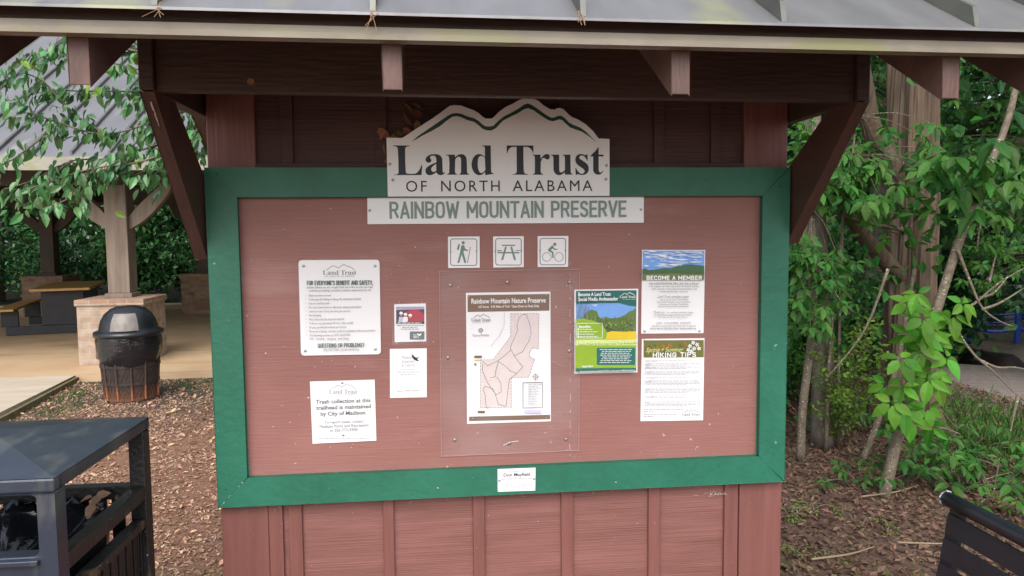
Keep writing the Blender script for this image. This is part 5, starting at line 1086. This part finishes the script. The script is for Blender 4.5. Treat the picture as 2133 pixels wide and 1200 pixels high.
grass('grass_tufts', 'sparse green grass tufts along the slab edge by the round bin', [(-3.95, 5.4, .06, .3), (-2.9, 5.9, .25, .12), (-3.75, 4.9, .1, .3)], 130, .05, M_grass)
grass('yellow_grass', 'long yellow-green grass blades by the bench foot', [(1.62, .25, .06, .06), (1.85, .2, .06, .06)], 12, .22, M_leaflime)
# fallen twigs
for px, py, ang, ln in ((1790, 1035, .1, .5), (1690, 1165, .05, .4), (1870, 1130, -.4, .25)):
    p = at(px, py, z=.02); q = smooth_path([p, p + (ln * .5 * math.cos(ang), ln * .5 * math.sin(ang), .01), p + (ln * math.cos(ang + .2), ln * math.sin(ang + .2), 0)])
    tag(MB().tube(q, list(np.linspace(.006, .003, len(q))), 6).build('fallen_twig', mat('pale_twig', (.24, .17, .11), .8)), {1790: 'pale fallen twig lying across the litter behind the tiny weeds', 1690: 'pale fallen twig lying low down near the kiosk post', 1870: 'short fallen twig lying left of the bench'}[px], 'twig', 'fallen twigs')
lg = gz(1990, 760); q0 = at(1925, 715, z=-.55); q1 = at(2110, 800, z=-.2)
tag(MB().tube(smooth_path([at(1900, 700, z=-.45), at(1960, 725, z=-.35), at(2030, 755, z=-.3), at(2110, 772, z=-.28)]), [.2] * 13, 12, lobes=3, lobe_amp=.08).build('fallen_log', mat('dark_log', (.02, .015, .012), .9, .4), smooth=True), 'dark fallen log lying beside the dirt path right of the cedar', 'log')  # log in a near-black brown with random tone

# --- the wood: tree kinds with their own trunk, limbs and crown, then copies
def make_tree(label, group, h, r, leaf, n, M, seed):
    g = np.random.default_rng(seed); t = empty('broadleaf_tree', (0, 0, -50), label, 'tree', group)
    mb = MB(); top = np.array((g.normal(0, .3), g.normal(0, .3), h * .92)); mid = np.array((g.normal(0, .2), g.normal(0, .2), h * .45))
    tp = smooth_path([np.array((0, 0, -.3)), mid, top], 6); mb.tube(tp, list(np.linspace(h * .017, h * .004, len(tp))), 9); tips = []
    for k in range(16):
        z0 = g.uniform(.22, .9) * h; p0 = tp[int(np.clip(z0 / h * len(tp), 1, len(tp) - 1))]; a = g.uniform(0, 6.28); rr_ = r * g.uniform(.5, 1.05) * (1 - .45 * (z0 / h))
        e = p0 + np.array((math.cos(a) * rr_, math.sin(a) * rr_, g.uniform(-.05, .22) * h * .6)); q = smooth_path([p0, (p0 + e) / 2 + (0, 0, .25), e], 4); mb.tube(q, list(np.linspace(h * .006, h * .0015, len(q))), 5)
        tips += [q[-1], q[-3], q[-5], (q[-1] + q[-4]) / 2]
    mb.v = [(x, y, z0) for x, y, z0 in mb.v]; o = mb.build('trunk', M_bark2, None, smooth=True); o.parent = t
    tips = np.array(tips); c = tips[g.integers(len(tips), size=n)] + g.normal(0, 1, (n, 3)) * (r * .17, r * .17, r * .10)
    out = c - np.array((0, 0, h * .5)); D = unit(out) * .5 + g.normal(0, .6, (n, 3)) + (0, 0, -.35); Nn = g.normal(0, .45, (n, 3)) + (0, 0, 1)
    L = g.uniform(.7, 1.3, n) * leaf; o = link('crown', leaf_mesh('crown', c, D, Nn, L, L * .62), M); o.parent = t; return t
def make_shrub(label, group, r, h, leaf, n, M, seed):
    g = np.random.default_rng(seed); t = empty('wood_shrub', (0, 0, -50), label, 'shrub', group); mb = MB(); tips = []
    for k in range(14):
        a = g.uniform(0, 6.28); e = np.array((math.cos(a) * r * g.uniform(.2, 1), math.sin(a) * r * g.uniform(.2, 1), h * g.uniform(.35, 1))); q = smooth_path([np.array((0, 0, -.2)), e * (.35, .35, .6), e], 5); mb.tube(q, list(np.linspace(.02, .005, len(q))), 5); tips += q[4:]
    o = mb.build('stem', M_bark2, None); o.parent = t; tips = np.array(tips)
    c = tips[g.integers(len(tips), size=n)] + g.normal(0, 1, (n, 3)) * (r * .2, r * .2, h * .09); c[:, 2] = np.maximum(c[:, 2], .05)
    L = g.uniform(.7, 1.3, n) * leaf; o = link('foliage', leaf_mesh('foliage', c, g.normal(0, .8, (n, 3)) + (0, 0, -.25), g.normal(0, .4, (n, 3)) + (0, -.2, 1), L, L * .58), M); o.parent = t; return t
LT, RT = 'broadleaf tree in the dark wood behind the pavilion', 'broadleaf tree in the dark wood beyond the dirt path'
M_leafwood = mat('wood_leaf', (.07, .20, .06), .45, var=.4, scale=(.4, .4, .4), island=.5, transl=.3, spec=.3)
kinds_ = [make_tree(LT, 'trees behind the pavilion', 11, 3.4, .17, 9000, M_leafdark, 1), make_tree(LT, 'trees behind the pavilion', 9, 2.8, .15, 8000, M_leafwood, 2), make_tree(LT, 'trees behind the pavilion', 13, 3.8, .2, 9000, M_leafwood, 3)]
spots = [(-14.5, 19, 0), (-11.5, 18.2, 1), (-9, 19.2, 2), (-6.4, 18.4, 0), (-3.8, 18.6, 1), (-1, 17.5, 2), (-12.5, 23, 1), (-8, 23.5, 0), (-4.5, 22.5, 2), (-16, 14, 2), (-17, 24, 0), (1.5, 19, 0), (0.5, 10.5, 1), (2.6, 8.4, 0)]
used = set()
for i, (x, y, k) in enumerate(spots):
    lab = LT
    if k not in used: used.add(k); o = kinds_[k]; o.location = (x, y, 0); o.rotation_euler.z = i
    else: o = copy_thing(kinds_[k], (x, y, 0), None, i * 1.7, rng.uniform(.85, 1.15))
for i, (x, y, k) in enumerate([(5.2, 6.4, 1), (5.6, 9.0, 0), (4.6, 9.8, 2), (10.2, 7.0, 1), (14.5, 9.5, 2), (7.9, 13.8, 0), (14.5, 6.5, 0), (16.5, 13, 1), (6, 14.5, 1), (12, 18.5, 2), (17, 18.5, 0), (8.5, 5.2, 2), (20, 9, 2), (21, 20, 1), (6.2, 4.4, 1)]):
    o = copy_thing(kinds_[k], (x, y, ground_z(x, y)), RT, i * 2.3, rng.uniform(.85, 1.15)); o['group'] = 'trees beyond the dirt path'
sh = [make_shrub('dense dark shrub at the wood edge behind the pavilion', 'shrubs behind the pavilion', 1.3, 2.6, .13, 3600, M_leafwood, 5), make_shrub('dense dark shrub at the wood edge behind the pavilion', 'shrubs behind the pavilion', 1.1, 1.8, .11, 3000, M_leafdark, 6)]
sh.append(make_shrub('fresh green bush standing between the cedar and the dark wood', 'fresh green bushes by the cedar', 1.0, 1.7, .075, 5200, M_leafmid, 8))
used = set()
for i, x in enumerate(np.arange(-15, 1.6, 1.25)):
    k = i % 2; y = 16.6 + 1.0 * math.sin(i * 2.1)
    if k not in used: used.add(k); o = sh[k]; o.location = (x, y, 0)
    else: copy_thing(sh[k], (x, y, 0), None, i * 1.3, rng.uniform(.8, 1.25))
FB = [(3.0, 4.4, .8), (4.1, 5.6, .85), (2.4, 3.7, .6), (5.9, 6.6, .6)]
for i, (x, y, k) in enumerate(FB):
    if i == 0: sh[2].location = (x, y, 0); sh[2].scale = (k,) * 3
    else: copy_thing(sh[2], (x, y, ground_z(x, y)), None, i * 2.0, k)
RS = 'dense dark shrub in the wood beyond the cedar'
for i, (x, y) in enumerate([(3.6, 5.6), (4.7, 5.2), (2.9, 4.6), (3.2, 6.8), (5.6, 8.0), (6.9, 7.6), (7.0, 12.5), (8.6, 15.0), (14.6, 18.6), (16.4, 18.2), (18.2, 17.4), (12.5, 18.8), (18.5, 12.5), (11, 17.2), (9.9, 16.2), (2.2, 5.6), (4.0, 8.0), (15, 10), (19, 15)]):
    o = copy_thing(sh[i % 2], (x, y, ground_z(x, y)), RS, i * 1.1, rng.uniform(.6, 1.0)); o['group'] = 'shrubs beyond the cedar'
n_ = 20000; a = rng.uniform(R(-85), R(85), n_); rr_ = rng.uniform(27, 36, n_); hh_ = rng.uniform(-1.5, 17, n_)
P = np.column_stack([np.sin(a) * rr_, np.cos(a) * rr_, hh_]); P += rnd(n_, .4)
kind(tag(link('far_woodland', leaf_mesh('far_woodland', P, rnd(n_), rnd(n_, .5) + (0, -.3, 1), rng.uniform(.5, .95, n_), rng.uniform(.35, .6, n_)), M_leafdark), 'far dark woodland closing the view behind the pavilion and trees', 'woodland'), 'stuff')
